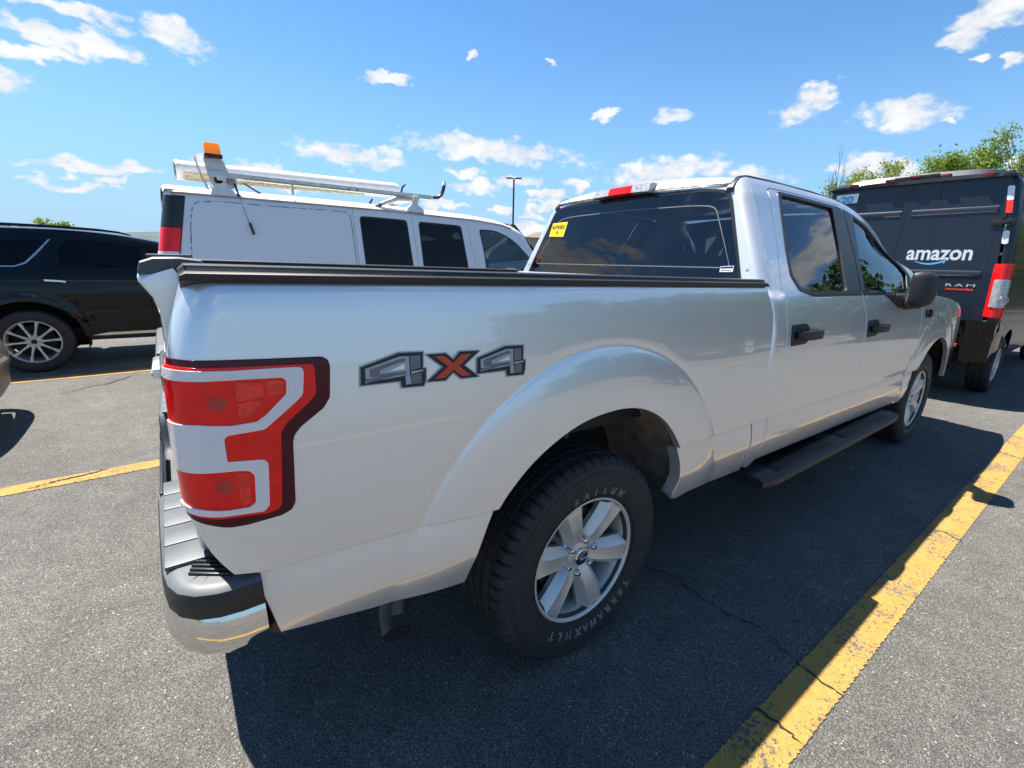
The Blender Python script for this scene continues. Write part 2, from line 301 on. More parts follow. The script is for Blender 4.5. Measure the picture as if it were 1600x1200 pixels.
class G:
    """collects shapes into one mesh"""
    def __init__(s): s.v = []; s.f = []; s.m = []; s.n = []; s.mi = 0; s.mats = []
    def mat(s, m):
        if m not in s.mats: s.mats.append(m)
        s.mi = s.mats.index(m); return s
    def add(s, vs, fs, ns=None):
        o = len(s.v); s.v.extend([tuple(v) for v in vs]); s.f.extend([tuple(i + o for i in f) for f in fs]); s.m.extend([s.mi] * len(fs))
        s.n.extend(ns if ns is not None else [(0, 0, 0)] * len(vs)); return s
    def box(s, c, d, rot=None, bev=0.):
        bm = bmesh.new(); bmesh.ops.create_cube(bm, size=1)
        bmesh.ops.scale(bm, vec=d, verts=bm.verts)
        if bev: bmesh.ops.bevel(bm, geom=list(bm.edges), offset=bev, segments=2, affect='EDGES', profile=.5)
        if rot is not None: bmesh.ops.rotate(bm, cent=(0, 0, 0), matrix=Matrix.Rotation(rot[0], 3, rot[1]) if not isinstance(rot, Matrix) else rot, verts=bm.verts)
        bmesh.ops.translate(bm, vec=c, verts=bm.verts); bm.verts.index_update()
        s.add([v.co[:] for v in bm.verts], [[v.index for v in f.verts] for f in bm.faces]); bm.free(); return s
    def tube(s, path, r, n=10, cap=True):
        path = [Vector(p) for p in path]; rs = r if isinstance(r, (list, tuple)) else [r] * len(path); vs = []; fs = []
        u = None
        for i, p in enumerate(path):
            t = (path[min(i + 1, len(path) - 1)] - path[max(i - 1, 0)]).normalized()
            if u is None: u = t.orthogonal().normalized()
            else: u = (u - t * u.dot(t)).normalized()
            w = t.cross(u)
            for k in range(n):
                a = 2 * PI * k / n; vs.append(p + (u * math.cos(a) + w * math.sin(a)) * rs[i])
        for i in range(len(path) - 1):
            for k in range(n): fs.append((i * n + k, i * n + (k + 1) % n, (i + 1) * n + (k + 1) % n, (i + 1) * n + k))
        if cap: fs.append(tuple(range(n - 1, -1, -1))); fs.append(tuple(range((len(path) - 1) * n, len(path) * n)))
        return s.add(vs, fs)
    def lathe(s, prof, n=48, axis='y', c=(0, 0, 0), closed=False):
        """prof of (radius, along axis)"""
        vs = []; fs = []; m = len(prof)
        for k in range(n):
            a = 2 * PI * k / n
            for r, h in prof:
                if axis == 'y': vs.append((c[0] + r * math.cos(a), c[1] + h, c[2] + r * math.sin(a)))
                elif axis == 'x': vs.append((c[0] + h, c[1] + r * math.cos(a), c[2] + r * math.sin(a)))
                else: vs.append((c[0] + r * math.cos(a), c[1] + r * math.sin(a), c[2] + h))
        for k in range(n):
            k2 = (k + 1) % n
            for i in range(m if closed else m - 1):
                j = (i + 1) % m; fs.append((k * m + i, k * m + j, k2 * m + j, k2 * m + i))
        return s.add(vs, fs)
    def loft(s, rings, closed=True, caps=True):
        n = len(rings[0]); vs = [p for r in rings for p in r]; fs = []
        for i in range(len(rings) - 1):
            for k in range(n if closed else n - 1):
                k2 = (k + 1) % n; fs.append((i * n + k, i * n + k2, (i + 1) * n + k2, (i + 1) * n + k))
        if caps and closed: fs.append(tuple(range(n - 1, -1, -1))); fs.append(tuple((len(rings) - 1) * n + k for k in range(n)))
        return s.add(vs, fs)
    def prism(s, poly, fn, th):
        """poly of (a,b); fn(a,b,h) -> 3D; h from 0 to th"""
        n = len(poly); vs = [fn(a, b, 0) for a, b in poly] + [fn(a, b, th) for a, b in poly]
        tri = geometry.tessellate_polygon([[Vector((a, b, 0)) for a, b in poly]])
        fs = [(i, (i + 1) % n, n + (i + 1) % n, n + i) for i in range(n)]
        fs += [tuple(n + i for i in t) for t in tri] + [tuple(reversed(t)) for t in tri]
        return s.add(vs, fs)
    def panel(s, loop, S, outv, holes=(), res=.04, extra=None, skip=None, flange=.02, edge=.002, off=0., zl=(), bstep=None):
        """a sheet cut to loop (a,b) on the surface S(a,b), with its edges turned in"""
        bstep = bstep or res * .7
        lp = densify(loop, bstep); hs_ = [densify(h, bstep) for h in holes]
        pts = list(lp); edges = [(i, (i + 1) % len(lp)) for i in range(len(lp))]; loops = [list(range(len(lp)))]
        for h in hs_:
            o = len(pts); pts += h; edges += [(o + i, o + (i + 1) % len(h)) for i in range(len(h))]; loops.append(list(range(o, o + len(h))))
        B = np.array(pts); lo, hi = np.array(lp).min(0), np.array(lp).max(0)
        xs = np.arange(lo[0] + res * .5, hi[0], res); ys = np.arange(lo[1] + res * .5, hi[1], res)
        ys = np.concatenate([ys, np.array(zl)]) if len(zl) else ys
        gx, gy = np.meshgrid(xs, ys); P = np.stack([gx.ravel(), gy.ravel()], 1)
        if len(P):
            k = pip(P, lp)
            for h in hs_: k &= ~pip(P, h)
            P = P[k]
        if extra is not None:
            P = P[~skip(P)]; E_ = np.array(extra); k = pip(E_, lp)
            for h in hs_: k &= ~pip(E_, h)
            P = np.concatenate([P, E_[k]])
        if len(P):
            dmin = np.full(len(P), 1e9)
            for i in range(0, len(B), 400): dmin = np.minimum(dmin, np.sqrt(((P[:, None] - B[None, i:i + 400]) ** 2).sum(2)).min(1))
            P = P[dmin > res * .35]
        al = [Vector(p) for p in pts] + [Vector(p) for p in P]
        ov, oe, of, og, _, _ = geometry.delaunay_2d_cdt(al, edges, [], 0, 1e-7)
        back = {}
        for oi, l_in in enumerate(og):
            for i in l_in: back[i] = oi
        ov = np.array([v[:] for v in ov]); tri = np.array([f for f in of if len(f) == 3]); cen = ov[tri].mean(1)
        k = pip(cen, lp)
        for h in hs_: k &= ~pip(cen, h)
        tri = tri[k]
        e = 1e-3; outv = Vector(outv)
        def frame(a, b):
            p = Vector(S(a, b)); da = Vector(S(a + e, b)) - Vector(S(a - e, b)); db = Vector(S(a, b + e)) - Vector(S(a, b - e)); nn = da.cross(db).normalized()
            return p, da / (2 * e), db / (2 * e), nn
        c0 = np.mean(np.array(lp), 0) if not holes else np.array(lp[0])
        sg = 1 if frame(*c0)[3].dot(outv) >= 0 else -1
        vs, ns = [], []
        for a, b in ov:
            p, da, db, nn = frame(a, b); nn *= sg; vs.append(p + nn * off); ns.append(tuple(nn))
        fs = [tuple(t) if sg > 0 else tuple(reversed(t)) for t in tri]
        # cdt keeps input order for unmerged vertices
        if flange:
            for li, L in enumerate(loops):
                n = len(L); A = sum(pts[L[i]][0] * pts[L[(i + 1) % n]][1] - pts[L[(i + 1) % n]][0] * pts[L[i]][1] for i in range(n))
                ccw = 1 if A > 0 else -1
                o = len(vs); fr = []
                for i in range(n):
                    a0, b0 = pts[L[i - 1]]; a1, b1 = pts[L[(i + 1) % n]]; t = Vector((b1 - b0, -(a1 - a0))) * ccw * (1 if li == 0 else -1)
                    p, da, db, nn = frame(*pts[L[i]]); nn = nn * sg; t3 = (da * t.x + db * t.y); t3 -= nn * t3.dot(nn)
                    t3 = t3.normalized() if t3.length > 1e-9 else t3
                    p = p + nn * off; fr.append((p, nn, t3))
                for p, nn, t3 in fr: vs.append(p + t3 * edge * .75 - nn * edge * .35); ns.append(tuple((nn * .6 + t3 * .8).normalized()))
                for p, nn, t3 in fr: vs.append(p + t3 * edge - nn * edge); ns.append(tuple(t3))
                for p, nn, t3 in fr: vs.append(p + t3 * edge - nn * flange); ns.append(tuple(t3))
                idx = [[back.get(L[i], L[i]) for i in range(n)]] + [[o + k * n + i for i in range(n)] for k in range(3)]
                fl = (ccw * sg > 0) == (li == 0)
                for k in range(3):
                    for i in range(n):
                        q = (idx[k][i], idx[k + 1][i], idx[k + 1][(i + 1) % n], idx[k][(i + 1) % n]); fs.append(q if fl else tuple(reversed(q)))
        return s.add(vs, fs, ns)
    def text(s, body, size, fn, bold=0., shear=0., outline=0., space=1., align='CENTER', ext=0., width=None, height=None):
        """flat lettering; fn(x, y) -> 3D point"""
        cu = bpy.data.curves.new('t', 'FONT'); cu.body = body; cu.size = size; cu.offset = bold; cu.shear = shear; cu.align_x = align; cu.align_y = 'BOTTOM_BASELINE'; cu.space_character = space
        cu.resolution_u = 3
        if outline: cu.fill_mode = 'NONE'; cu.bevel_depth = outline; cu.bevel_resolution = 0
        ob = bpy.data.objects.new('t', cu); COL.objects.link(ob); dg = bpy.context.evaluated_depsgraph_get(); me = ob.evaluated_get(dg).to_mesh()
        kx = ky = 1.; bx_ = [v.co.x for v in me.vertices]; by_ = [v.co.y for v in me.vertices]
        if width: kx = width / (max(bx_) - min(bx_))
        if height: ky = height / (max(by_) - min(by_))
        vs = [fn(v.co.x * kx, v.co.y * ky) for v in me.vertices]; fs = [tuple(p.vertices) for p in me.polygons]
        ob.evaluated_get(dg).to_mesh_clear(); bpy.data.objects.remove(ob); bpy.data.curves.remove(cu)
        return s.add(vs, fs)
    def mesh(s, name, org=(0, 0, 0), ang=35, fix=True):
        me = bpy.data.meshes.new(name); ox, oy, oz = org
        me.from_pydata([(x - ox, y - oy, z - oz) for x, y, z in s.v], [], s.f)
        for m in s.mats: me.materials.append(m)
        me.polygons.foreach_set('material_index', s.m); me.polygons.foreach_set('use_smooth', [True] * len(s.f))
        anyn = any(n != (0, 0, 0) for n in s.n)
        if fix and not anyn:
            bm = bmesh.new(); bm.from_mesh(me); bmesh.ops.recalc_face_normals(bm, faces=bm.faces); bm.to_mesh(me); bm.free()
        me.update()
        if ang is not None: me.set_sharp_from_angle(angle=math.radians(ang))
        if anyn: me.normals_split_custom_set_from_vertices(s.n)
        return me
    def obj(s, name, parent=None, at=None, **k):
        org = at if at is not None else ((parent['_o'] if parent is not None else (0, 0, 0)))
        me = s.mesh(name, org, **k); o = bpy.data.objects.new(name, me); COL.objects.link(o)
        o['_o'] = org
        if parent is not None:
            o.parent = parent; po = parent['_o']; o.location = (org[0] - po[0], org[1] - po[1], org[2] - po[2])
        else: o.location = org
        return o
def thing(name, label, cat, loc, group=None):
    o = bpy.data.objects.new(name, None); COL.objects.link(o); o.location = loc; o['_o'] = tuple(loc); o['label'] = label; o['category'] = cat; o.empty_display_size = .2
    if group: o['group'] = group
    return o
def tag(o, label=None, cat=None, group=None, kind=None):
    for k, v in (('label', label), ('category', cat), ('group', group), ('kind', kind)):
        if v: o[k] = v
    return o
def copy_tree(o, parent=None):
    c = o.copy(); COL.objects.link(c); c.parent = parent
    for ch in list(o.children): copy_tree(ch, c)
    return c
def mir(S): return lambda a, b: (lambda p: (p[0], -p[1], p[2]))(S(a, b))

# ---------------------------------------------------------------- ground
def asphalt_nodes(m, yellow=False):
    n, l = nodes_of(m); b = n['Principled BSDF']; t = n.new('ShaderNodeTexCoord'); V = t.outputs['Object']
    def vor(sc, feat='F1'):
        v = n.new('ShaderNodeTexVoronoi'); v.inputs['Scale'].default_value = sc; v.feature = feat; l.new(V, v.inputs['Vector']); return v
    def noise(sc, det=4, rough=.5):
        z = n.new('ShaderNodeTexNoise'); z.inputs['Scale'].default_value = sc; z.inputs['Detail'].default_value = det; z.inputs['Roughness'].default_value = rough; l.new(V, z.inputs['Vector']); return z.outputs[0]
    def ramp(x, pts):
        r = n.new('ShaderNodeValToRGB'); l.new(x, r.inputs[0]); e = r.color_ramp.elements
        while len(e) > 2: e.remove(e[-1])
        for i, (p, c) in enumerate(pts):
            if i < 2: e[i].position = p; e[i].color = (*c, 1)
            else: q = e.new(p); q.color = (*c, 1)
        return r.outputs[0]
    def mr(x, a, b_, c, d):
        r = n.new('ShaderNodeMapRange'); l.new(x, r.inputs[0])
        for i, v in enumerate((a, b_, c, d)): r.inputs[i + 1].default_value = v
        return r.outputs[0]
    def mix(f, a, b_, mode='MIX'):
        x = n.new('ShaderNodeMix'); x.data_type = 'RGBA'; x.blend_type = mode
        for i, v in ((0, f), (6, a), (7, b_)):
            if isinstance(v, (int, float)): x.inputs[i].default_value = v
            elif isinstance(v, tuple): x.inputs[i].default_value = (*v, 1)
            else: l.new(v, x.inputs[i])
        return x.outputs[2]
    def sep(v):
        s_ = n.new('ShaderNodeSeparateColor'); l.new(v.outputs['Color'], s_.inputs[0]); return s_.outputs[0]
    v1, v2, v3 = vor(240), vor(520), vor(70)
    st1 = ramp(sep(v1), [(0, (.052, .050, .046)), (.45, (.118, .114, .104)), (.8, (.20, .194, .178)), (.965, (.33, .322, .30)), (1, (.55, .53, .50))])
    st2 = ramp(sep(v2), [(0, (.05, .048, .044)), (.6, (.132, .127, .116)), (.95, (.25, .242, .222)), (1, (.48, .465, .43))])
    col = mix(.5, st1, st2)
    edge = mr(v1.outputs['Distance'], .25, .75, 1.12, .50); col = mix(1., col, edge, 'MULTIPLY')
    big = mr(noise(.9, 6, .6), .3, .7, .82, 1.18); col = mix(1., col, big, 'MULTIPLY')
    mid = mr(noise(7, 5, .6), .3, .7, .85, 1.13); col = mix(1., col, mid, 'MULTIPLY')
    pal = mr(sep(v3), .935, .945, 0, 1); near = mr(v3.outputs['Distance'], .18, .30, 1, 0)
    fm = n.new('ShaderNodeMath'); fm.operation = 'MULTIPLY'; l.new(pal, fm.inputs[0]); l.new(near, fm.inputs[1])
    col = mix(fm.outputs[0], col, (.36, .352, .33))
    oil = mr(noise(.55, 3, .5), .66, .78, 0, .35); col = mix(oil, col, (.035, .034, .033))
    rough = .85
    if yellow:
        w = n.new('ShaderNodeMath'); w.operation = 'ADD'; l.new(mr(noise(60, 5, .65), .3, .7, 0, 1), w.inputs[0]); l.new(mr(noise(5, 4, .6), .3, .7, -.40, .30), w.inputs[1])
        w2 = n.new('ShaderNodeMath'); w2.operation = 'ADD'; l.new(w.outputs[0], w2.inputs[0]); l.new(mr(v1.outputs['Distance'], .2, .8, -.18, .26), w2.inputs[1])
        mask = mr(w2.outputs[0], .65, .82, 1, 0)
        yc = mix(mr(noise(18, 5, .6), .3, .7, 0, 1), (.385, .220, .050), (.45, .272, .072)); yc = mix(1., yc, mr(v2.outputs['Distance'], .2, .8, 1.06, .8), 'MULTIPLY')
        col = mix(mask, col, yc)
    l.new(col, b.inputs['Base Color']); b.inputs['Roughness'].default_value = rough; b.inputs['Specular IOR Level'].default_value = .35
    h = n.new('ShaderNodeMath'); h.operation = 'ADD'; l.new(mr(v1.outputs['Distance'], 0, .8, 1, 0), h.inputs[0]); l.new(mr(v2.outputs['Distance'], 0, .8, .5, 0), h.inputs[1])
    bp = n.new('ShaderNodeBump'); bp.inputs['Strength'].default_value = .75 if not yellow else .5; bp.inputs['Distance'].default_value = .0035
    l.new(h.outputs[0], bp.inputs['Height']); l.new(bp.outputs[0], b.inputs['Normal'])
ASPHALT, _b = principled('aged_asphalt', (.1, .1, .1), .85); asphalt_nodes(ASPHALT)
YELLOW, _b = principled('worn_yellow_paint', (.5, .3, .03), .8); asphalt_nodes(YELLOW, True)
GRASS, _b = principled('grass', (.06, .09, .025), .9); add_noise(GRASS, _b, .05, .4, 0, detail=8)
CRACK, _b = principled('crack_filler', (.022, .021, .020), .9); add_noise(CRACK, _b, 40, .4, .3, 200)

def sheet(name, x0, y0, x1, y1, z, mat, kind='structure'):
    g = G().mat(mat); g.add([(x0, y0, z), (x1, y0, z), (x1, y1, z), (x0, y1, z)], [(0, 1, 2, 3)]); return tag(g.obj(name, ang=None), kind=kind)
sheet('ground', -3000, -3000, 3000, 3000, -.30, GRASS)
sheet('parking_lot', -70, -70, 95, 95, 0, ASPHALT)
def ribbon(name, pts, w, z, mat, jag=.004, seg=.02, kind='structure', taper=False):
    rg = random.Random(hash(name) % 97 + int(w * 1e4)); P = densify(pts, seg)[:-1] if False else []
    for i in range(len(pts) - 1):
        a, b = Vector(pts[i]), Vector(pts[i + 1]); k = max(1, int((b - a).length / seg))
        for t in range(k): P.append(a + (b - a) * t / k)
    P.append(Vector(pts[-1])); vs = []; n = len(P)
    for i, p in enumerate(P):
        t = (P[min(i + 1, n - 1)] - P[max(0, i - 1)]).normalized(); nn = Vector((-t.y, t.x)); ww = w * .5 * (1 if not taper else max(.15, math.sin(PI * (i + .3) / n) ** .5))
        l_ = ww + rg.uniform(-jag, jag); r_ = ww + rg.uniform(-jag, jag); vs += [(p.x + nn.x * l_, p.y + nn.y * l_, z), (p.x - nn.x * r_, p.y - nn.y * r_, z)]
    g = G().mat(mat); g.add(vs, [(2 * i, 2 * i + 1, 2 * i + 3, 2 * i + 2) for i in range(n - 1)]); return tag(g.obj(name, ang=None), kind=kind)
for y0, x0, x1 in ((-1.545, -2.6, 9.6), (2.045, -2.75, 9.6), (5.645, -3.4, 9.6), (-5.13, -2.6, 9.6), (9.24, -3, 9.6), (12.84, -3, 9.6), (-8.7, -3, 9.6)):
    ribbon('parking_line', [(x0, y0), (x1, y0)], .15 if y0 < 5 else .21, .004, YELLOW, .0035, .009)
for pts, w in (([(.60, -.50), (.62, -.73), (.69, -.90), (.66, -1.09), (.68, -1.24), (.70, -1.36), (.64, -1.47)], .008), ([(.64, -1.46), (.63, -1.53), (.62, -1.63)], .007), ([(.32, -1.46), (.325, -1.53), (.315, -1.62)], .009), ([(4.38, -1.46), (4.35, -1.62)], .010),
               ([(-2.0, 2.0), (-1.9, 2.04), (-1.72, 2.08), (-1.6, 2.12)], .016), ([(-2.2, 4.7), (-2.0, 4.9), (-1.8, 5.0), (-1.55, 5.4)], .02), ([(2.3, -1.47), (2.34, -1.55), (2.3, -1.63)], .006)):
    P = []
    rg = random.Random(int(w * 1e5) + int(pts[0][0] * 100))
    for i in range(len(pts) - 1):
        for t in range(4):
            q = Vector(pts[i]).lerp(Vector(pts[i + 1]), t / 4); P.append((q.x + rg.uniform(-.012, .012), q.y + rg.uniform(-.012, .012)))
    P.append(pts[-1]); ribbon('pavement_crack', P, w, .008, CRACK, w * .4, .012, taper=True)

# loose grit lying on the asphalt
GRIT, _b = principled('grit', (.22, .215, .20), .9); add_noise(GRIT, _b, 60, .5)
g = G().mat(GRIT); rg = random.Random(5)
for k in range(420):
    x, y = rg.uniform(-3, 4.5), rg.uniform(-3.2, -.2) if k % 3 else rg.uniform(0, 4.5); s_ = rg.uniform(.002, .0055)
    R_ = Matrix.Rotation(rg.uniform(0, 6), 3, 'Z'); vs = [R_ @ Vector(q) for q in ((s_ * 1.3, 0, 0), (0, s_, 0), (-s_, -.2 * s_, 0), (.1 * s_, -s_, 0), (.1 * s_, 0, s_ * 1.1))]
    g.add([(v.x + x, v.y + y, v.z + .001) for v in vs], [(0, 1, 4), (1, 2, 4), (2, 3, 4), (3, 0, 4), (3, 2, 1, 0)])
tag(g.obj('grit', ang=None), 'loose grit scattered over the grey asphalt', 'gravel', kind='stuff')
LITTER, _b = principled('litter_scrap', (.55, .53, .48), .7); add_noise(LITTER, _b, 40, .3)
for (x, y, a, lab) in ((-.60, -1.08, .7, 'pale scrap lying in the shade beside the exhaust pipe'), (4.75, -1.0, 1.9, 'pale scrap lying on sunlit asphalt ahead of the shadow')):
    g = G().mat(LITTER); R_ = Matrix.Rotation(a, 3, 'Z')
    vs = [R_ @ Vector(q) for q in ((-.014, -.006, .002), (.013, -.007, .004), (.014, .005, .002), (-.012, .007, .005))]
    vs = [(v.x + x, v.y + y, v.z) for v in vs]; g.add(vs + [(a_, b_, c_ + .0015) for a_, b_, c_ in vs], [(3, 2, 1, 0), (4, 5, 6, 7), (0, 1, 5, 4), (1, 2, 6, 5), (2, 3, 7, 6), (3, 0, 4, 7)])
    tag(g.obj('litter', ang=None), lab, 'litter')

# ---------------------------------------------------------------- hills, trees, pole, far building
HILL, _b = principled('haze_tinted_woods', (.05, .078, .075), .95); add_noise(HILL, _b, .02, .4, 0, detail=8)  # blue haze of distance is mixed into the woods' own colour
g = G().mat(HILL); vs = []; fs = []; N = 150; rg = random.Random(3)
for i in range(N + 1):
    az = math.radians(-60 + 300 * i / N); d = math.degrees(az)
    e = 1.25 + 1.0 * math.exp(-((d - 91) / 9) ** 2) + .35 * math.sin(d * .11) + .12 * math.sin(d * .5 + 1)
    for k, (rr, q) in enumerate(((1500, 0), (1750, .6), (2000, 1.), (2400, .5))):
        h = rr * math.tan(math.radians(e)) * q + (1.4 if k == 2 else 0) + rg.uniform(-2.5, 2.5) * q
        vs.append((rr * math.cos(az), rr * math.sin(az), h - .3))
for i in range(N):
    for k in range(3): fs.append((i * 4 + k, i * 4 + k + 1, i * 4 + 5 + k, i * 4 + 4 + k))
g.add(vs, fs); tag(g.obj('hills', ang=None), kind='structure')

def leaf_mat(name, c):
    m, b = principled(name, c, .55, spec=.3); n, l = nodes_of(m)
    t = n.new('ShaderNodeTexCoord'); z = n.new('ShaderNodeTexNoise'); z.inputs['Scale'].default_value = 1.3; z.inputs['Detail'].default_value = 5; l.new(t.outputs['Object'], z.inputs['Vector'])
    z2 = n.new('ShaderNodeTexNoise'); z2.inputs['Scale'].default_value = 14; l.new(t.outputs['Object'], z2.inputs['Vector'])
    mx = n.new('ShaderNodeMix'); mx.data_type = 'RGBA'; a = n.new('ShaderNodeMath'); a.operation = 'ADD'; l.new(z.outputs[0], a.inputs[0]); l.new(z2.outputs[0], a.inputs[1])
    r = n.new('ShaderNodeMapRange'); l.new(a.outputs[0], r.inputs[0]); r.inputs[1].default_value = .7; r.inputs[2].default_value = 1.3; l.new(r.outputs[0], mx.inputs[0])
    mx.inputs[6].default_value = (c[0] * .7, c[1] * .75, c[2] * .7, 1); mx.inputs[7].default_value = (c[0] * 1.35, c[1] * 1.25, c[2] * 1.2, 1); l.new(mx.outputs[2], b.inputs['Base Color'])
    tr = n.new('ShaderNodeBsdfTranslucent'); l.new(mx.outputs[2], tr.inputs[0]); ms = n.new('ShaderNodeMixShader'); ms.inputs[0].default_value = .38
    o = n['Material Output']; l.new(b.outputs[0], ms.inputs[1]); l.new(tr.outputs[0], ms.inputs[2]); l.new(ms.outputs[0], o.inputs[0]); return m
LEAF = leaf_mat('spring_leaves', (.21, .30, .055)); LEAF2 = leaf_mat('yellow_green_leaves', (.24, .31, .06)); LEAF3 = leaf_mat('dark_green_leaves', (.09, .135, .036))

def make_tree(name, label, cat, loc, h, spread, seed, leaf, nleaf=5200, lsize=.13, bare=False, skirt=0., group=None, base=.25, lean=0):
    rg = random.Random(seed); T = thing(name, label, cat, loc, group); tg = G().mat(BARK); tips = []
    def branch(p, d, L, r, lev):
        pts = [p]; q = Vector(p); dd = Vector(d)
        k = 4
        for i in range(k):
            dd = (dd + Vector((rg.uniform(-.22, .22), rg.uniform(-.22, .22), rg.uniform(-.05, .2)))).normalized(); q = q + dd * L / k; pts.append(q.copy())
        tg.tube(pts, [r * (1 - .55 * i / k) for i in range(k + 1)], 7 if lev < 2 else 4, cap=False)
        if lev >= 2: tips.extend((pts[j], dd.copy(), L) for j in (2, 3, 4))
        if lev < (4 if bare else 3):
            for j in range(3 if lev else 5):
                b = pts[rg.choice((2, 3, 4)) if lev else rg.choice((1, 2, 3, 4))]; a = rg.uniform(0, 2 * PI); sp_ = rg.uniform(.5, 1.05) * (.55 if bare else 1)
                nd = (dd + Vector((math.cos(a) * sp_, math.sin(a) * sp_, rg.uniform(-.05, .5)))).normalized()
                branch(b, nd, L * rg.uniform(.52, .75), r * .5, lev + 1)
    o = Vector(loc)
    branch(o, Vector((lean, 0, 1)), h * .42, h * .022 if not bare else h * .020, 0)
    # scale branch system sideways for a wide crown
    tg.v = [(o.x + (x - o.x) * spread, o.y + (y - o.y) * spread, o.z + (z - o.z)) for x, y, z in tg.v]
    zmax = max(v[2] for v in tg.v) - o.z; kz = h / zmax * (1.0 if bare else .97); tg.v = [(x, y, o.z + (z - o.z) * kz) for x, y, z in tg.v]
    tg.obj('trunk', T)
    if not bare:
        lg = G().mat(leaf); cl = [(Vector((o.x + (p.x - o.x) * spread, o.y + (p.y - o.y) * spread, o.z + (p.z - o.z) * kz)), L) for p, d, L in tips]
        for i in range(nleaf):
            p, L = rg.choice(cl); rad = L * .42
            if rg.random() < skirt: a_ = rg.uniform(0, 6.3); r_ = h * spread * .34 * rg.random() ** .5; p = Vector((o.x + r_ * math.cos(a_), o.y + r_ * math.sin(a_), o.z + rg.uniform(.05, .62) * h)); rad = .7
            q = p + Vector((rg.gauss(0, rad * .6), rg.gauss(0, rad * .6), rg.gauss(0, rad * .45)))
            if q.z < o.z + h * base: continue
            a = Vector((rg.gauss(0, 1), rg.gauss(0, 1), rg.gauss(0, .6))).normalized(); b = a.orthogonal().normalized(); b.rotate(Matrix.Rotation(rg.uniform(0, 6.3), 3, a)); c = a.cross(b); s_ = lsize * rg.uniform(.6, 1.25)
            lg.add([q - b * s_ * .5, q + c * s_ * .28, q + b * s_ * .6, q - c * s_ * .28], [(0, 1, 2, 3)])
        tag(lg.obj('crown', T, ang=None), kind='stuff')
    return T
def polar(az, d): return (-1.13 + d * math.cos(math.radians(az)), -1.97 + d * math.sin(math.radians(az)), -.02 if d < 60 else -.3)
make_tree('leafy_tree', 'broad leafy spring tree rising right behind the dark delivery van', 'tree', polar(12.4, 27), 6.95, 1.95, 21, LEAF, 30000, .115)
make_tree('leafy_tree', 'feathery yellow green tree showing over the left end of the dark van roof', 'tree', polar(17.8, 30), 6.9, 1.25, 5, LEAF2, 12000, .11)
make_tree('leafy_tree', 'green tree half cut by the right edge behind the dark delivery van', 'tree', polar(6.8, 25), 5.6, 1.2, 9, LEAF2, 7000, .11)
make_tree('bare_tree', 'leafless thin forked tree standing above the pickup cab roof', 'tree', polar(21.4, 26), 6.9, .55, 14, LEAF, bare=True)
make_tree('bare_tree', 'leafless tree whose twigs enter at the right edge of the sky', 'tree', polar(5.6, 19), 7.4, .75, 33, LEAF, bare=True)
for k, (az, d, h, sp_) in enumerate(((99.7, 95, 5.4, 1.3), (98.2, 100, 5.6, 1.2), (97.5, 92, 6.0, 1.35))):
    make_tree('distant_tree', ['low distant tree at the left edge above the black car roof', 'small distant tree between its two neighbours above the black car roof', 'tallest distant tree showing above the black car roof'][k], 'tree', polar(az, d), h, sp_, 50 + k, LEAF2 if k else LEAF, 2600, .35, group='distant trees at the left')
# the row of trees along the other side of the lot, seen mirrored in the pickup glass and paint
trA = make_tree('roadside_tree', 'tree in the row along the far side of the lot', 'tree', (25, -29, 0), 7.5, 2.1, 71, LEAF3, 17000, .32, base=.0, skirt=.6, group='trees along the far side of the lot')
for k, (x, y, r) in enumerate(((33, -21, 1.), (29, -25, 2.2), (39, -19, 3.1), (36, -27, 5.), (45, -16, 1.5), (33, -5.5, 2.7), (26, -9.5, .4), (42, -8, 3.9))):
    c = copy_tree(trA); c.location = (x, y, 0); c.rotation_euler = (0, 0, r)

# light pole
POLE, _b = principled('dark_bronze_metal', (.012, .012, .013), .4, .3); add_noise(POLE, _b, 10, .2)
px_, py_, _ = polar(53.75, 46); P = thing('street_lamp', 'tall dark lamp post with flat twin heads above the white van', 'street lamp', (px_, py_, 0))
g = G().mat(POLE); g.tube([(px_, py_, .6), (px_, py_, 8.9)], [.09, .075], 12); g.obj('pole', P)
g = G().mat(STEEL); g.lathe([(.0, .6), (.26, .6), (.28, .5), (.28, 0), (0, 0)], 20, 'z', (px_, py_, 0)); g.obj('base', P)
for s_ in (-1, 1):
    g = G().mat(POLE); dx, dy = math.cos(math.radians(-36)), math.sin(math.radians(-36)); R_ = Matrix.Rotation(math.radians(-36), 3, 'Z')
    g.box((px_ + dx * .42 * s_, py_ + dy * .42 * s_, 8.98), (.58, .34, .09), R_, .02); g.box((px_ + dx * .1 * s_, py_ + dy * .1 * s_, 8.95), (.16, .07, .06), R_); g.obj('lamp_head', P)

# far low building beyond the white van
WALLB, _b = principled('tan_wall', (.38, .33, .26), .9); add_noise(WALLB, _b, 1.5, .15)
ROOFB, _b = principled('brown_roof', (.16, .12, .09), .9); add_noise(ROOFB, _b, 2, .2)
bx, by, _ = polar(50.3, 62); B = thing('low_building', 'low tan building far off between the white van and the pickup cab', 'building', (bx, by, -.3))
R_ = Matrix.Rotation(math.radians(-30), 3, 'Z')
def bpt(x, y, z): v = R_ @ Vector((x, y, 0)); return (bx + v.x, by + v.y, z)
g = G().mat(WALLB); g.add([bpt(*q) for q in ((-2.5, -4, -.3), (14, -4, -.3), (14, 5, -.3), (-2.5, 5, -.3), (-2.5, -4, 4.4), (14, -4, 4.4), (14, 5, 4.4), (-2.5, 5, 4.4))], [(0, 1, 5, 4), (1, 2, 6, 5), (2, 3, 7, 6), (3, 0, 4, 7), (4, 5, 6, 7)]); g.obj('wall', B)
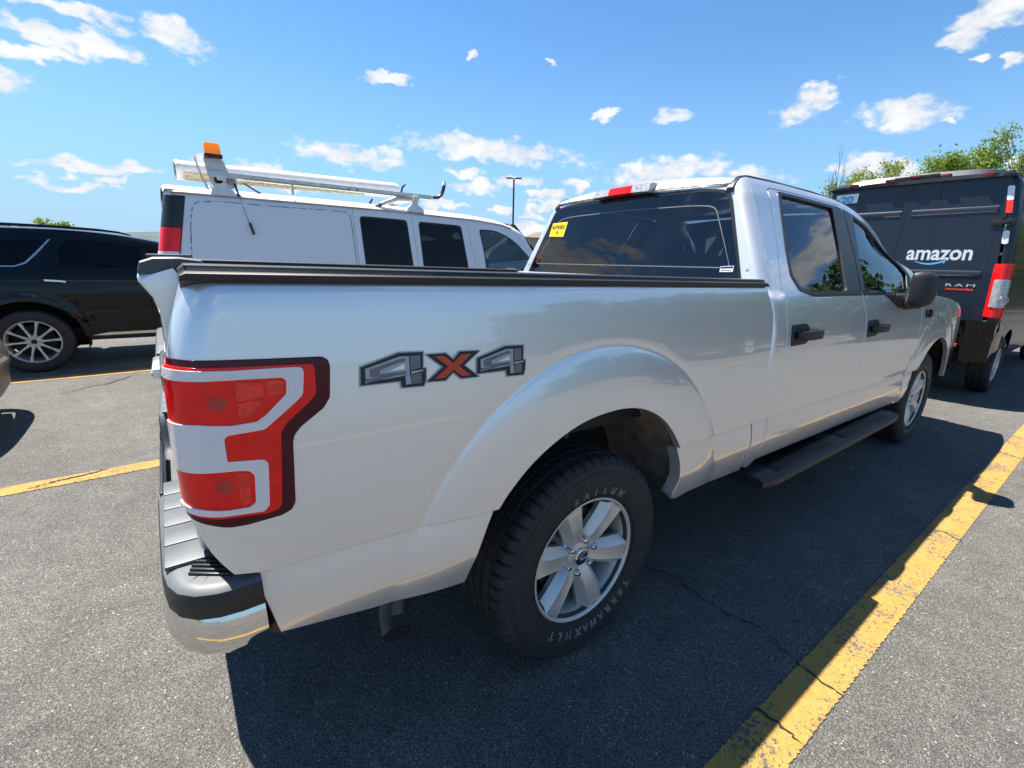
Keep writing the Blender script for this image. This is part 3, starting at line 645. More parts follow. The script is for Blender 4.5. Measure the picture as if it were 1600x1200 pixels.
g = G().mat(ROOFB); g.add([bpt(*q) for q in ((-3, -4.5, 4.41), (14.5, -4.5, 4.41), (14.5, 5.5, 4.41), (-3, 5.5, 4.41), (-1, -1, 5.2), (12.5, -1, 5.2), (12.5, 2, 5.2), (-1, 2, 5.2))], [(0, 1, 5, 4), (1, 2, 6, 5), (2, 3, 7, 6), (3, 0, 4, 7), (4, 5, 6, 7), (3, 2, 1, 0)]); g.obj('roof', B)
for x in (0, 3, 6, 9):
    g = G().mat(SATIN); g.box(bpt(x, -4.02, 2.3), (1.4, .1, 1.1), R_); w_ = g.obj('window', B)
    g = G().mat(DARKG); g.box(bpt(x, -4.08, 2.3), (1.24, .03, .95), R_); g.obj('pane', w_)

# ---------------------------------------------------------------- silver pickup truck
RK=0.0157
def cr(pts):
    xs=[p[0] for p in pts];ys=[p[1] for p in pts];n=len(xs)
    m=[]
    for i in range(n):
        if i==0: m.append((ys[1]-ys[0])/(xs[1]-xs[0]))
        elif i==n-1: m.append((ys[-1]-ys[-2])/(xs[-1]-xs[-2]))
        else:
            a=(ys[i]-ys[i-1])/(xs[i]-xs[i-1]);b=(ys[i+1]-ys[i])/(xs[i+1]-xs[i])
            m.append(0.0 if a*b<0 else (a+b)/2 if abs(a)<3*abs(b) and abs(b)<3*abs(a) else 2*a*b/(a+b+1e-12))
    def f(x):
        if x<=xs[0]: return ys[0]+m[0]*(x-xs[0])
        if x>=xs[-1]: return ys[-1]+m[-1]*(x-xs[-1])
        i=0
        while x>xs[i+1]: i+=1
        h=xs[i+1]-xs[i];t=(x-xs[i])/h
        return (2*t**3-3*t*t+1)*ys[i]+(t**3-2*t*t+t)*h*m[i]+(-2*t**3+3*t*t)*ys[i+1]+(t**3-t*t)*h*m[i+1]
    return f
def sstep(a,b,x):
    t=min(1,max(0,(x-a)/(b-a)));return t*t*(3-2*t)
BEDUP=cr([(.74,.984),(.85,.985),(1.0,.982),(1.1,.977),(1.2,.968),(1.3,.957),(1.36,.949),(1.395,.942)])
BAND=cr([(.50,.935),(.55,.953),(.60,.966),(.66,.976),(.72,.976),(.79,.968)])
CABUP=cr([(.74,.984),(.9,.988),(1.05,.988),(1.15,.983),(1.25,.970),(1.32,.956),(1.37,.943)])
WB=3.99
def flare(x,z,cx):
    r=math.hypot(x-cx,z-.45); t=min(1,max(0,(.762-r)/.17))
    return .016*t*(2-t)-.0024*math.exp(-((r-.768)/.011)**2)*sstep(.70,.82,z)
def ybed(x,z):
    y=BEDUP(z) if z<1.395 else .942-.018*max(0,(z-1.395)/.014)**2
    return y+flare(x,z,0)
def yband(x,z): return BAND(z)+flare(x,z,0)*.9
def ycab(x,z):
    y=CABUP(z) if z<=1.37 else .937-(z-1.37)*.45
    if x>3.3: y+=flare(x,z,WB)-.05*max(0,(x-4.1)/.8)**2
    return y
def ycband(x,z): return BAND(z)+(flare(x,z,WB)*.8-.05*max(0,(x-4.1)/.8)**2 if x>3.3 else 0)
X0,RC=-1.085,.065
XTZ=cr([(.80,-1.150),(1.06,-1.151),(1.20,-1.149),(1.274,-1.143),(1.342,-1.127),(1.409,-1.104)])
def S_bed(a,z,yf=ybed):
    X0=XTZ(z)+RC
    if a>=X0: x,y=a,yf(a,z)
    else:
        Y=yf(X0,z);th=(X0-a)/RC
        if th<math.pi/2: x,y=X0-RC*math.sin(th),Y-RC+RC*math.cos(th)
        else: x,y=X0-RC,Y-RC-(th-math.pi/2)*RC
    return (x,-y,z-RK*x)
def S_band(a,z): return S_bed(a,z,yband)
def S_cab(a,z): return (a,-ycab(a,z),z-RK*a)
def S_cband(a,z): return (a,-ycband(a,z),z-RK*a)

# cab side: straight glasshouse, then rolling over into the roof; rear corner rounded into the cab back
FI0 = math.atan(.45); RA = .12
def zroof(x): return -.014 * sstep(1.75, 1.05, x) if x < 1.75 else -.10 * max(0, (x - 2.2) / .8) ** 2
def xback(z): return 1.045 + max(0, z - 1.36) * .235
XLOW = cr([(.50, .985), (.782, .985), (1.047, 1.058), (1.209, 1.072), (1.29, 1.062), (1.37, 1.0474)])
def S_cabx(a, b):
    xb = (xback(min(b, 1.88)) if b > 1.37 else XLOW(b)) + .055
    if b <= 1.84: y = ycab(a, b); z = b + (zroof(a) * sstep(1.5, 1.84, b)); th = None
    else:
        t = FI0 + (b - 1.84) / RA; yc_, zc_ = .7255 - RA * math.cos(FI0), 1.84 - RA * math.sin(FI0)
        y = yc_ + RA * math.cos(t); z = zc_ + RA * math.sin(t) + zroof(a) + (.032 - .074 * max(0, 1 - (a - 1.150) / .13) ** 2.2 * .8) * sstep(1.865, BTOP, b)
    x = a
    if a < xb:
        t = (xb - a) / .055
        if t < PI / 2: x = xb - .055 * math.sin(t); y -= .055 * (1 - math.cos(t))
        else: x = xb - .055; y -= .055 + (t - PI / 2) * .055
    return (x, -y, z - RK * x)
BTOP = 1.84 + RA * (math.radians(80) - FI0)
def off(S, d):
    def f(a, b):
        e = 1e-3; p = Vector(S(a, b)); n = (Vector(S(a + e, b)) - Vector(S(a - e, b))).cross(Vector(S(a, b + e)) - Vector(S(a, b - e))).normalized()
        return tuple(p + n * d * (1 if n.y < 0 else -1))
    return f

def grow(poly, d):
    n = len(poly); A = sum(poly[i][0] * poly[(i + 1) % n][1] - poly[(i + 1) % n][0] * poly[i][1] for i in range(n)); s_ = 1 if A > 0 else -1; o = []
    for i in range(n):
        p0, p1, p2 = (Vector(poly[(i + k) % n]) for k in (-1, 0, 1)); a = (p1 - p0).normalized(); b = (p2 - p1).normalized(); n1 = Vector((a.y, -a.x)) * s_; n2 = Vector((b.y, -b.x)) * s_; m_ = (n1 + n2); m_ = m_ / max(.35, m_.dot(n1)); q = p1 + m_ * d; o.append((q.x, q.y))
    return o

TRUCK = thing('pickup_truck', 'silver crew cab pickup truck filling the foreground with a 4X4 mark on its bed', 'pickup truck', (1.9, 0, 0))
OUT = {-1: (0, -1, 0.01), 1: (0, 1, 0.01)}
ARCH_R = [( -.545, .567), (-.528, .62), (-.479, .735), (-.414, .825), (-.33, .90), (-.22, .958), (-.119, .992), (.0, 1.006), (.10, 1.003), (.19, .982), (.28, .938), (.36, .868), (.42, .785)]
ARCH_R2 = [(.42, .785), (.452, .70), (.462, .63), (.455, .575)]
def chaikin(P, k=2):
    for _ in range(k):
        Q = [P[0]]
        for a, b in zip(P[:-1], P[1:]): Q += [(a[0] * .75 + b[0] * .25, a[1] * .75 + b[1] * .25), (a[0] * .25 + b[0] * .75, a[1] * .25 + b[1] * .75)]
        P = Q + [P[-1]]
    return P
bed_up = [(XTZ(z) + RC - RC * 1.5708, z) for z in (1.409, 1.385, 1.36, 1.33, 1.30, 1.26, 1.2, 1.1, .965)] + [ (-1.150, .93), (-1.125, .88), (-1.09, .825), (-1.045, .812), (-.80, .803), (-.474, .786)]
arcU = [p for p in chaikin([(-.446, .784)] + [p for p in ARCH_R if p[1] > .79] + [(.424, .784)])][1:-1]
bed_up2 = bed_up[:-1] + [(-.446, .784)] + arcU + [(.424, .784), (.75, .782), (1.021, .782), (1.098, 1.047), (1.111, 1.209), (1.095, 1.29), (1.05, 1.37), (1.03, 1.409)]
band_r = [(-1.052, .806), (-1.046, .76), (-1.018, .640), (-.80, .598), (-.545, .567), (-.528, .62), (-.479, .735), (-.452, .780), (-.80, .797)]
band_f = [(.426, .778), (.452, .70), (.462, .63), (.448, .545), (.492, .530), (.589, .545), (.80, .525), (1.045, .517), (1.032, .61), (1.040, .68), (1.022, .778)]
LAMP_OUT = [(-1.187, 1.268), (-1.141, 1.266), (-1.068, 1.262), (-.988, 1.258), (-.882, 1.254), (-.872, 1.247), (-.869, 1.235), (-.876, 1.168), (-.890, 1.148), (-.940, 1.114), (-.954, 1.098), (-.958, 1.083), (-.966, .952), (-.974, .938), (-.994, .931), (-1.055, .929), (-1.085, .932), (-1.12, .944), (-1.187, .962)]
FUEL = []
def build_bed_side(sg):
    S1, S2 = (S_bed, S_band) if sg < 0 else (mir(S_bed), mir(S_band))
    g = G().mat(SILVER)
    g.panel(bed_up2, S1, OUT[sg], res=.016, bstep=.014, extra=[(r * math.cos(math.radians(a_)), .45 + r * math.sin(math.radians(a_))) for r in (.735, .748, .756, .763, .770, .778, .788, .802) for a_ in np.arange(20, 160, .9)], skip=lambda P: np.abs(np.hypot(P[:, 0], P[:, 1] - .45) - .768) < .042, flange=.03, edge=.0025, zl=(1.398, 1.4035, 1.4065))
    g.panel(band_r, S2, OUT[sg], res=.03, flange=.05, edge=.003); g.panel(band_f, S2, OUT[sg], res=.03, flange=.05, edge=.003)
    # inner return of the wheel arch lip
    return g.obj('bed_side', TRUCK)
for sg in (-1, 1):
    bs = build_bed_side(sg)
    S = S_bed if sg < 0 else mir(S_bed)
    # rail cap
    g = G().mat(PLASTIC); prof = [(.930, 1.404), (.9445, 1.407), (.9475, 1.412), (.9475, 1.420), (.940, 1.4235), (.9345, 1.4225), (.9315, 1.426), (.9285, 1.434), (.920, 1.437), (.868, 1.437), (.858, 1.432), (.855, 1.41), (.855, 1.37), (.87, 1.37)]
    rings = []
    for x, k in ((-1.106, .4), (-1.096, 0), (-.6, 0), (.2, 0), (1.0, 0), (1.028, .0), (1.052, .85)):
        rings.append([(x + (.03 * (1.437 - z) / .03 * 0), sg * (y - k * .004), z - k * (z - 1.404) * .8 - RK * x) for y, z in prof])
    g.loft(rings); g.obj('rail_cap', TRUCK)
    # tail lamp
    lamp = G().mat(MAROON).panel(rounded(LAMP_OUT, .004, 2), S, OUT[sg], res=.012, flange=.012, edge=.0015, off=.0035).obj('tail_lamp', TRUCK)
    L = [(-1.187, 1.255), (-1.148, 1.2535), (-1.049, 1.2475), (-.925, 1.2425), (-.902, 1.2405), (-.9005, 1.232), (-.903, 1.180), (-.918, 1.164), (-.966, 1.127), (-.978, 1.108), (-.984, 1.04), (-.992, .955), (-1.0, .947), (-1.02, .944), (-1.10, .955), (-1.187, .972)]
    G().mat(REDL).panel(rounded(L, .005, 2), S, OUT[sg], res=.014, flange=.004, edge=.001, off=.0062).obj('red_lens', lamp)
    W = [(-1.187, 1.2485), (-1.151, 1.2485), (-1.049, 1.2415), (-.943, 1.2385), (-.926, 1.237), (-.9225, 1.228), (-.929, 1.182), (-.943, 1.169), (-1.006, 1.1215), (-1.070, 1.1205), (-1.0765, 1.1145), (-1.0765, 1.068), (-1.015, 1.060), (-1.0075, 1.052), (-1.0145, .962), (-1.025, .951), (-1.094, .960), (-1.187, .975),
         (-1.187, .985), (-1.152, .981), (-1.117, .976), (-1.082, .969), (-1.049, .966), (-1.037, .974), (-1.033, 1.032), (-1.041, 1.043), (-1.062, 1.048), (-1.104, 1.053), (-1.187, 1.056),
         (-1.187, 1.148), (-1.165, 1.147), (-1.113, 1.146), (-1.062, 1.137), (-1.018, 1.138), (-1.0, 1.149), (-.959, 1.186), (-.956, 1.214), (-.963, 1.221), (-1.051, 1.225), (-1.155, 1.230), (-1.187, 1.232)]
    G().mat(CLEARL).panel(rounded(W, .004, 2), S, OUT[sg], res=.010, flange=.003, edge=.0008, off=.0088).obj('clear_lens', lamp)
    for poly in ([(-1.045, 1.219), (-1.0, 1.214), (-.998, 1.186), (-1.047, 1.183)], [(-1.046, 1.178), (-1.0, 1.181), (-1.024, 1.153), (-1.045, 1.150)], [(-.993, 1.215), (-.963, 1.214), (-.965, 1.189), (-.991, 1.187)], [(-1.062, 1.041), (-1.043, 1.038), (-1.046, .976), (-1.062, .975)]):
        G().mat(REDB).panel(rounded(poly, .003, 2), S, OUT[sg], res=.012, flange=.003, edge=.0012, off=.0082).obj('reflector', lamp)
    for ax_, az_, r_ in ((-1.078, 1.180, .014), (-1.085, 1.018, .014)): G().mat(BULB).panel([(ax_ + r_ * math.cos(t), az_ + r_ * math.sin(t)) for t in np.linspace(0, 2 * PI, 20)[:-1]], S, OUT[sg], res=.01, flange=.001, off=.0066).obj('bulb', lamp)
    # four by four transfer
    D4 = [(0, 0), (.003, .040), (.094, .065), (.155, .063), (.152, .024), (.160, .023), (.158, -.003), (.152, -.018), (.096, -.016), (.093, 0)]
    DX = [(-.644, 1.24), (-.591, 1.239), (-.571, 1.222), (-.551, 1.24), (-.492, 1.238), (-.541, 1.205), (-.498, 1.171), (-.552, 1.172), (-.573, 1.190), (-.596, 1.172), (-.647, 1.174), (-.601, 1.206)]
    dk = G()
    def lay(poly, m, o): dk.mat(m).panel(poly, S, OUT[sg], res=.03, flange=0, off=o)
    lay(grow(DX, .003), DECL, .0016); lay(DX, DECK, .0022)
    XR = [(-.622, 1.234), (-.597, 1.233), (-.572, 1.214), (-.547, 1.233), (-.518, 1.232), (-.556, 1.204), (-.522, 1.178), (-.548, 1.178), (-.572, 1.196), (-.598, 1.178), (-.624, 1.180), (-.586, 1.206)]
    lay(XR, DECR, .0028)
    for ox, oz in ((-.807, 1.184), (-.504, 1.179)):
        T = lambda l: [(ox + a, oz + b) for a, b in l]
        lay(grow(T(D4), .003), DECL, .0016); lay(T(D4), DECK, .0022)
        lay(T([(.012, .014), (.013, .036), (.096, .057), (.118, .056), (.118, .012), (.05, .008)]), DECL, .0027)
        lay(T([(.022, .016), (.022, .034), (.098, .052), (.110, .051), (.108, .044), (.092, .043), (.046, .030), (.046, .021), (.108, .022), (.108, .013)]), DECG, .0031)
        lay(T([(.120, .056), (.147, .056), (.146, .026), (.121, .022)]), DECG, .0027); lay(T([(.121, .012), (.147, .014), (.146, -.011), (.122, -.010)]), DECG, .0027)
        lay(T([(.106, .010), (.119, .012), (.120, -.010), (.106, -.010)]), DECL, .0031); lay(T([(.121, .020), (.152, .0215), (.153, .018), (.122, .0135)]), DECL, .0031)
        lay(T([(.010, .012), (.104, .020), (.104, .017), (.016, .004), (.010, .003)]), DECG, .0031)
        lay(T([(.066, .0255), (.106, .040), (.105, .0265)]), SILVER, .0034)
    dk.obj('four_by_four_transfer', TRUCK)

# bed inside
g = G().mat(LINER)
zz = lambda x, z: z - RK * x
for sg in (-1, 1):
    g.box((-.04, sg * .848, 1.14), (2.10, .012, .50), Matrix.Rotation(RK, 3, 'Y')); g.box((0, sg * .70, 1.10), (1.0, .28, .10), Matrix.Rotation(RK, 3, 'Y'), .03)
g.box((-.04, 0, .895), (2.14, 1.10, .03), Matrix.Rotation(RK, 3, 'Y'))
for sg in (-1, 1):
    for x0, x1 in ((-1.10, -.44), (.42, 1.02)): g.box(((x0 + x1) / 2, sg * .735, .8955), (x1 - x0, .40, .029), Matrix.Rotation(RK, 3, 'Y'))
for k in range(12): g.box((-.04, -.487 + k * .0886, .915), (2.05, .04, .014), Matrix.Rotation(RK, 3, 'Y'))
g.box((1.005, 0, 1.14), (.03, 1.80, .54), Matrix.Rotation(RK, 3, 'Y'), .004); g.mat(SILVER).box((1.012, 0, 1.395), (.045, 1.72, .03), Matrix.Rotation(RK, 3, 'Y'), .008)
g.obj('bed_liner', TRUCK)

# tailgate
XT = X0 - RC
TGX = cr([(.80, XT + .012), (.95, XT + .002), (1.1, XT - .004), (1.25, XT + .004), (1.33, XT + .008), (1.36, XT + .005), (1.385, XT - .006), (1.405, XT - .017), (1.43, XT - .018)])
def S_tg(y, z): return (TGX(z), y, z - RK * XT)
g = G().mat(SILVER); TGL = [(-.862, .83), (.862, .83), (.868, 1.08), (.862, 1.412), (-.862, 1.412), (-.868, 1.08)]
g.panel(rounded(TGL, .012, 3), S_tg, (-1, 0, 0), res=.04, flange=.06, edge=.006)
tgate = g.obj('tailgate', TRUCK)
g = G().mat(GREYPL)     # black top moulding with raised pads
prof = [(XT - .004, 1.402), (XT - .012, 1.405), (XT - .015, 1.422), (XT - .010, 1.438), (XT + .01, 1.446), (XT + .05, 1.4475), (XT + .085, 1.444), (XT + .092, 1.43), (XT + .09, 1.39)]
g.loft([[(x, y, z - dz - RK * x) for x, z in prof] for y, dz in ((-.862, .003), (-.858, .0), (-.5, 0), (0, 0.002), (.5, 0), (.858, 0), (.862, .003))])
for y in (-.80, -.70, -.60, -.50, -.40, -.2, 0, .2, .4, .5, .6, .7, .8): g.box((XT + .036, y, 1.4485 - RK * XT), (.072, .055, .006), None, .0025)
g.obj('top_moulding', tgate)
g = G().mat(LINER); g.box((XT + .055, 0, 1.12), (.05, 1.70, .56)); g.obj('inner_skin', tgate)
g = G().mat(SILVER); g.box((XT - .026, 0.0, 1.095), (.05, .24, .04), None, .015); g.mat(PLASTIC).box((XT - .012, 0, 1.08), (.03, .30, .10), None, .012); g.obj('tailgate_handle', tgate)

# rear bumper: chrome shell, black step pad
def bump_off(d):
    P = [(-1.045, -.985), (-1.085, -.986), (-1.125, -.980), (-1.160, -.965), (-1.186, -.938), (-1.201, -.90), (-1.208, -.85), (-1.212, -.7), (-1.216, -.45), (-1.217, -.42), (-1.2172, -.40), (-1.2176, -.38), (-1.2178, -.36), (-1.218, -.34), (-1.218, -.2)]
    o = []
    for i, p in enumerate(P):
        a = Vector(P[max(i - 1, 0)]); b = Vector(P[min(i + 1, len(P) - 1)]); t = (b - a).normalized()     # runs rearward then to +y
        n = Vector((-t.y, t.x)) * -1 if True else None
        n = Vector((-t.y, t.x)); n = n if n.dot(Vector((p[0] + .6, p[1]))) > 0 else -n
        q = Vector(p) + n * d; o.append((q.x, q.y))
    return o + [(x, -y) for x, y in reversed(o)]
def loft_bumper(g, prof):
    cols = [[(x, y, z - .15 * sstep(.44, .34, abs(y))) for x, y in bump_off(d)] for d, z in prof]; g.loft(cols, closed=False, caps=False)
g = G().mat(CHROME); loft_bumper(g, [(-.03, .79), (-.004, .775), (.006, .750), (.015, .725), (.015, .70), (.004, .672), (-.02, .645), (-.055, .626), (-.12, .618)])
g.mat(DARK).box((-1.06, 0, .70), (.10, 1.70, .12), None, .02)
bump = g.obj('rear_bumper', TRUCK)
g = G().mat(PLASTIC); loft_bumper(g, [(-.02, .752), (.004, .754), (.008, .760), (.008, .795), (.004, .810)]); g.mat(GREYPL); loft_bumper(g, [(.004, .810), (-.006, .818), (-.02, .821), (-.14, .821)])
for sg in (-1, 1): g.mat(PLASTIC).box((-1.06, sg * .63, .808), (.12, .40, .02))
g.obj('bumper_cap', bump)
for sg_ in (-1, 1):
    g = G().mat(GREYPL)
    for k in range(5): g.box((-1.135, sg_ * (.815 - k * .0953), .8245), (.146, .0915, .010), None, .003)
    g.obj('step_pad', bump)
for sg in (-1, 1):
    g = G().mat(SATIN)
    for k in range(8):
        o_ = k * .0155 - .05; Lr = .115 - abs(o_ + .005) * .55; g.box((-1.108 + o_ * .45, sg * (.888 - o_ * .75), .8235), (Lr, .0065, .007), Matrix.Rotation(.62 * sg, 3, 'Z'), .001)
    g.obj('corner_tread', bump)
    g = G().mat(SATIN); g.loft([[(-1.078, sg * .90, .84), (-1.03, sg * .955, .80), (-1.03, sg * .90, .80)], [(-1.075, sg * .93, .74), (-1.028, sg * .957, .74), (-1.02, sg * .88, .74)], [(-1.045, sg * .93, .64), (-1.008, sg * .945, .62), (-1.0, sg * .87, .62)]]); g.obj('bumper_end_seal', bump)
g = G().mat(SATIN); g.box((-1.222, 0, .69), (.012, .52, .11), None, .005); g.obj('plate_recess', bump)

# cab body --------------------------------------------------------------
SEAM_R = [(1.385, 1.880), (1.345, 1.75), (1.300, 1.60), (1.245, 1.48), (1.208, 1.387), (1.216, 1.30), (1.226, 1.22), (1.225, 1.12), (1.212, 1.0), (1.190, .88), (1.168, .784)]
SEAM_RL = [(1.186, .777), (1.182, .693), (1.156, .607), (1.170, .551)]
SEAM_M = [(2.315, 1.893), (2.295, 1.75), (2.262, 1.58), (2.205, 1.40), (2.222, 1.32), (2.256, 1.25), (2.258, 1.17), (2.243, 1.06), (2.215, .95), (2.172, .83), (2.160, .784)]
SEAM_ML = [(2.182, .777), (2.170, .697), (2.105, .612), (2.130, .543)]
SEAM_F = [(3.415, 1.37), (3.400, 1.25), (3.403, 1.14), (3.383, 1.03), (3.357, .914), (3.320, .82), (3.306, .784)]
SEAM_FL = [(3.304, .777), (3.296, .71), (3.325, .60), (3.345, .531)]
GLASS_R = [(1.503, 1.868), (2.152, 1.862), (2.085, 1.62), (1.995, 1.382), (1.545, 1.380), (1.412, 1.403), (1.362, 1.462), (1.392, 1.581)]
GLASS_F = [(2.462, 1.848), (2.70, 1.828), (2.87, 1.775), (3.03, 1.660), (3.20, 1.475), (3.225, 1.40), (3.00, 1.374), (2.272, 1.378), (2.355, 1.60)]
SUR_R = [(1.485, 1.885), (2.31, 1.882), (2.29, 1.75), (2.258, 1.58), (2.200, 1.40), (2.200, 1.362), (1.535, 1.362), (1.395, 1.388), (1.343, 1.458), (1.375, 1.59)]
SUR_F = [(2.325, 1.882), (2.46, 1.868), (2.73, 1.850), (2.90, 1.800), (3.07, 1.685), (3.29, 1.45), (3.345, 1.37), (3.345, 1.262), (2.98, 1.262), (2.84, 1.275), (2.60, 1.362), (2.215, 1.362), (2.215, 1.40), (2.275, 1.58), (2.308, 1.75)]
TOP_F = [(2.325, 1.893), (2.68, 1.888), (2.87, 1.85), (3.10, 1.712), (3.30, 1.515), (3.415, 1.372)]
gp = .0035
def shift(l, d): return [(a + d, b) for a, b in l]
for sg in (-1, 1):
    SX = S_cabx if sg < 0 else mir(S_cabx); SC = S_cband if sg < 0 else mir(S_cband); O = OUT[sg]
    # rear corner pillar, roof rail and windscreen pillar in one pressing
    g = G().mat(SILVER)
    rear_edge = [(XLOW(b) + .055 - .055 * 1.5708 - .03, b) for b in (.783, .9, 1.0, 1.1, 1.2, 1.28, 1.34)] + [(xback(b) + .055 - .055 * 1.5708 - .022, b) for b in (1.4, 1.5, 1.6, 1.7, 1.8, 1.86, 1.90)]
    loop = list(rear_edge) + [(1.20, BTOP), (1.6, BTOP), (2.1, BTOP), (2.6, BTOP), (2.80, 1.935), (2.95, 1.875), (3.14, 1.745), (3.34, 1.545), (3.49, 1.40), (3.45, 1.372)]
    loop += [(a + gp, b + gp) for a, b in reversed(TOP_F)] + [(a, b + .007) for a, b in [(2.315, 1.893), (1.42, 1.893)]] + [(1.385 - gp, 1.885)] + shift(SEAM_R[1:], -gp)
    g.panel(loop, SX, O, res=.025, flange=.02, edge=.002)
    g.panel([(1.036, .777), (1.053, .68), (1.044, .606), (1.062, .530), (1.12, .512), (1.166, .548), (1.150, .607), (1.177, .693), (1.181, .777)], SC, O, res=.03, flange=.03)
    g.obj('cab_side', TRUCK)
    # doors
    for nm, se, sel, sf, sfl, top, gl, sur in (('rear_door', SEAM_R, SEAM_RL, SEAM_M, SEAM_ML, [(1.42, 1.893)], GLASS_R, SUR_R), ('front_door', SEAM_M, SEAM_ML, SEAM_F, SEAM_FL, TOP_F[:-1], GLASS_F, SUR_F)):
        g = G().mat(SILVER)
        if nm == 'rear_door': lp = shift(se[::-1], gp) + [(1.42, 1.893), (2.315 - gp, 1.893)] + shift(sf[1:], -gp)
        else: lp = shift(se[::-1], gp) + TOP_F[1:-1] + shift(sf, -gp)
        g.panel(lp, SX, O, holes=[rounded(grow(gl, .010), .02, 3)], res=.025, flange=.012)
        g.panel([(a + gp, b) for a, b in sel] + [(a - gp, b) for a, b in reversed(sfl)], SC, O, res=.03, flange=.03)
        d = g.obj(nm, TRUCK)
        g = G().mat(SATIN); g.panel(rounded(sur, .012, 2), SX, O, holes=[rounded(gl, .022, 3)], res=.03, flange=.022, edge=.0015, off=.0035)
        if nm == 'front_door': g.panel(rounded([(2.84, 1.277), (2.98, 1.266), (3.34, 1.266), (3.34, 1.38), (3.285, 1.445), (3.18, 1.50), (3.10, 1.40)], .01, 2), SX, O, res=.03, flange=.006, off=.006)
        g.obj('window_trim', d)
        g = G().mat(PRIVACY if nm == 'rear_door' else CLEARG); g.panel(gl, off(SX, -.008), O, res=.05, flange=0); g.obj('window_pane', d)
        hx, hz = (1.276, 1.128) if nm == 'rear_door' else (2.295, 1.112)
        g = G().mat(PLASTIC); y0 = lambda x, z: -sg * 0 + ycab(x, z) * sg
        g.panel(rounded([(hx - .005, hz), (hx + .16, hz + .004), (hx + .185, hz + .03), (hx + .185, hz + .078), (hx + .16, hz + .1), (hx - .005, hz + .098)], .012, 2), SX, O, res=.03, flange=.004, off=.004)
        yb = ycab(hx + .12, hz + .05)
        pts = [(hx + .03, yb + .012), (hx + .05, yb + .034), (hx + .12, yb + .043), (hx + .22, yb + .041), (hx + .27, yb + .028), (hx + .282, yb + .006)]
        g.loft([[(x, sg * (y + (.010 if q[0] > 0 else -.012)), hz + .050 + q[1] * (1 if 0 < i < 5 else .75) - RK * x) for q in ((1, .012), (1, -.012), (.5, -.022), (-1, -.02), (-1, .02), (.5, .022))] for i, (x, y) in enumerate(pts)])
        g.obj('door_handle', d)
    # front wing
    g = G().mat(SILVER)
    AF = [(3.318, .784)] + [(WB + q[0], q[1]) for q in arc(0, .45, .56, 143, 20, 18)]
    noz = [(4.52, .62), (4.70, .66), (4.90, .80), (4.915, 1.0), (4.88, 1.16)]
    lp = shift(SEAM_F[::-1], gp)[0:] + [(3.43, 1.372), (3.75, 1.352), (4.2, 1.322), (4.6, 1.275), (4.86, 1.20)] + noz[::-1][1:] + [(WB + q[0], q[1]) for q in arc(0, .45, .56, 18, 143, 20)]
    g.panel(lp, SX, O, res=.03, flange=.03)
    g.panel([(3.309, .777), (3.300, .71), (3.330, .60), (3.352, .531), (3.415, .53), (3.43, .60), (3.435, .69), (3.475, .777)], SC, O, res=.03, flange=.03)
    fen = g.obj('front_wing', TRUCK)
    g = G().mat(CHROME); yb = ycab(3.6, 1.2)
    tf = lambda h: (lambda x, y: (3.53 + x * (1 if sg < 0 else -1) + .05, sg * (ycab(3.6, 1.19 + y) + h), 1.192 + y - RK * 3.6))
    g.mat(DECK).text('F-150', .075, tf(.002), bold=.006, shear=.15, space=1.02); g.mat(CHROME).text('F-150', .070, tf(.005), bold=.0022, shear=.15, space=1.10); g.obj('wing_badge', fen, fix=False, ang=None)
    # step board
    g = G().mat(PLASTIC); pr_ = [(.86, .455), (.88, .470), (1.035, .468), (1.062, .455), (1.066, .43), (1.05, .412), (.90, .405), (.86, .42)]
    xs = [(1.10, .88), (1.16, .97), (1.22, 1.0), (1.3, 1.0), (2.7, 1.0), (2.86, 1.0), (2.98, .985), (3.10, .93)]
    g.loft([[(x, sg * (.86 + (y - .86) * k), z + .012 * 0 - .004 * (x - 1.2)) for y, z in pr_] for x, k in xs]); sb = g.obj('step_board', TRUCK)
    for xa, xb_ in ((1.28, 1.98), (2.14, 2.92)):
        g = G().mat(SATIN); g.box(((xa + xb_) / 2, sg * .955, .471 - .004 * ((xa + xb_) / 2 - 1.2)), (xb_ - xa, .15, .005), Matrix.Rotation(.004, 3, 'Y'), .002)
        n_ = int((xb_ - xa) / .026)
        for k in range(n_): x = xa + .02 + k * .026; g.box((x, sg * .957, .476 - .004 * (x - 1.2)), (.013, .135, .009), None, .003)
        g.obj('step_tread', sb)
    for x in (1.5, 2.2, 2.8): g = G().mat(DARK); g.box((x, sg * .80, .45), (.06, .18, .05), None, .01); g.obj('step_bracket', sb)
    # mirror, folded back against the door: its shell faces outwards
    g = G().mat(PLASTIC); rings = []
    for y, kx, kz in ((1.000, .86, .84), (1.010, .96, .95), (1.030, 1., 1.), (1.065, 1.0, 1.0), (1.095, .93, .94), (1.115, .78, .82), (1.124, .5, .55)):
        rr = rounded([(-.115 * kx, -.112 * kz), (.118 * kx, -.095 * kz), (.128 * kx, .045 * kz), (.085 * kx, .105 * kz), (-.105 * kx, .120 * kz)], .045, 5)
        rings.append([(2.885 + a + (y - 1.0) * .35, sg * (y - a * .16), 1.355 + b) for a, b in rr])
    g.loft(rings)
    g.loft([[(3.03 + dx, sg * .93, 1.245 + dz) for dx, dz in ((-.09, 0), (.09, 0), (.09, .06), (-.09, .06))], [(3.00 + dx, sg * 1.02, 1.238 + dz) for dx, dz in ((-.06, 0), (.06, 0), (.06, .04), (-.06, .04))], [(2.97 + dx, sg * 1.065, 1.245 + dz) for dx, dz in ((-.045, 0), (.045, 0), (.045, .03), (-.045, .03))]])
    mi = g.obj('side_mirror', TRUCK)
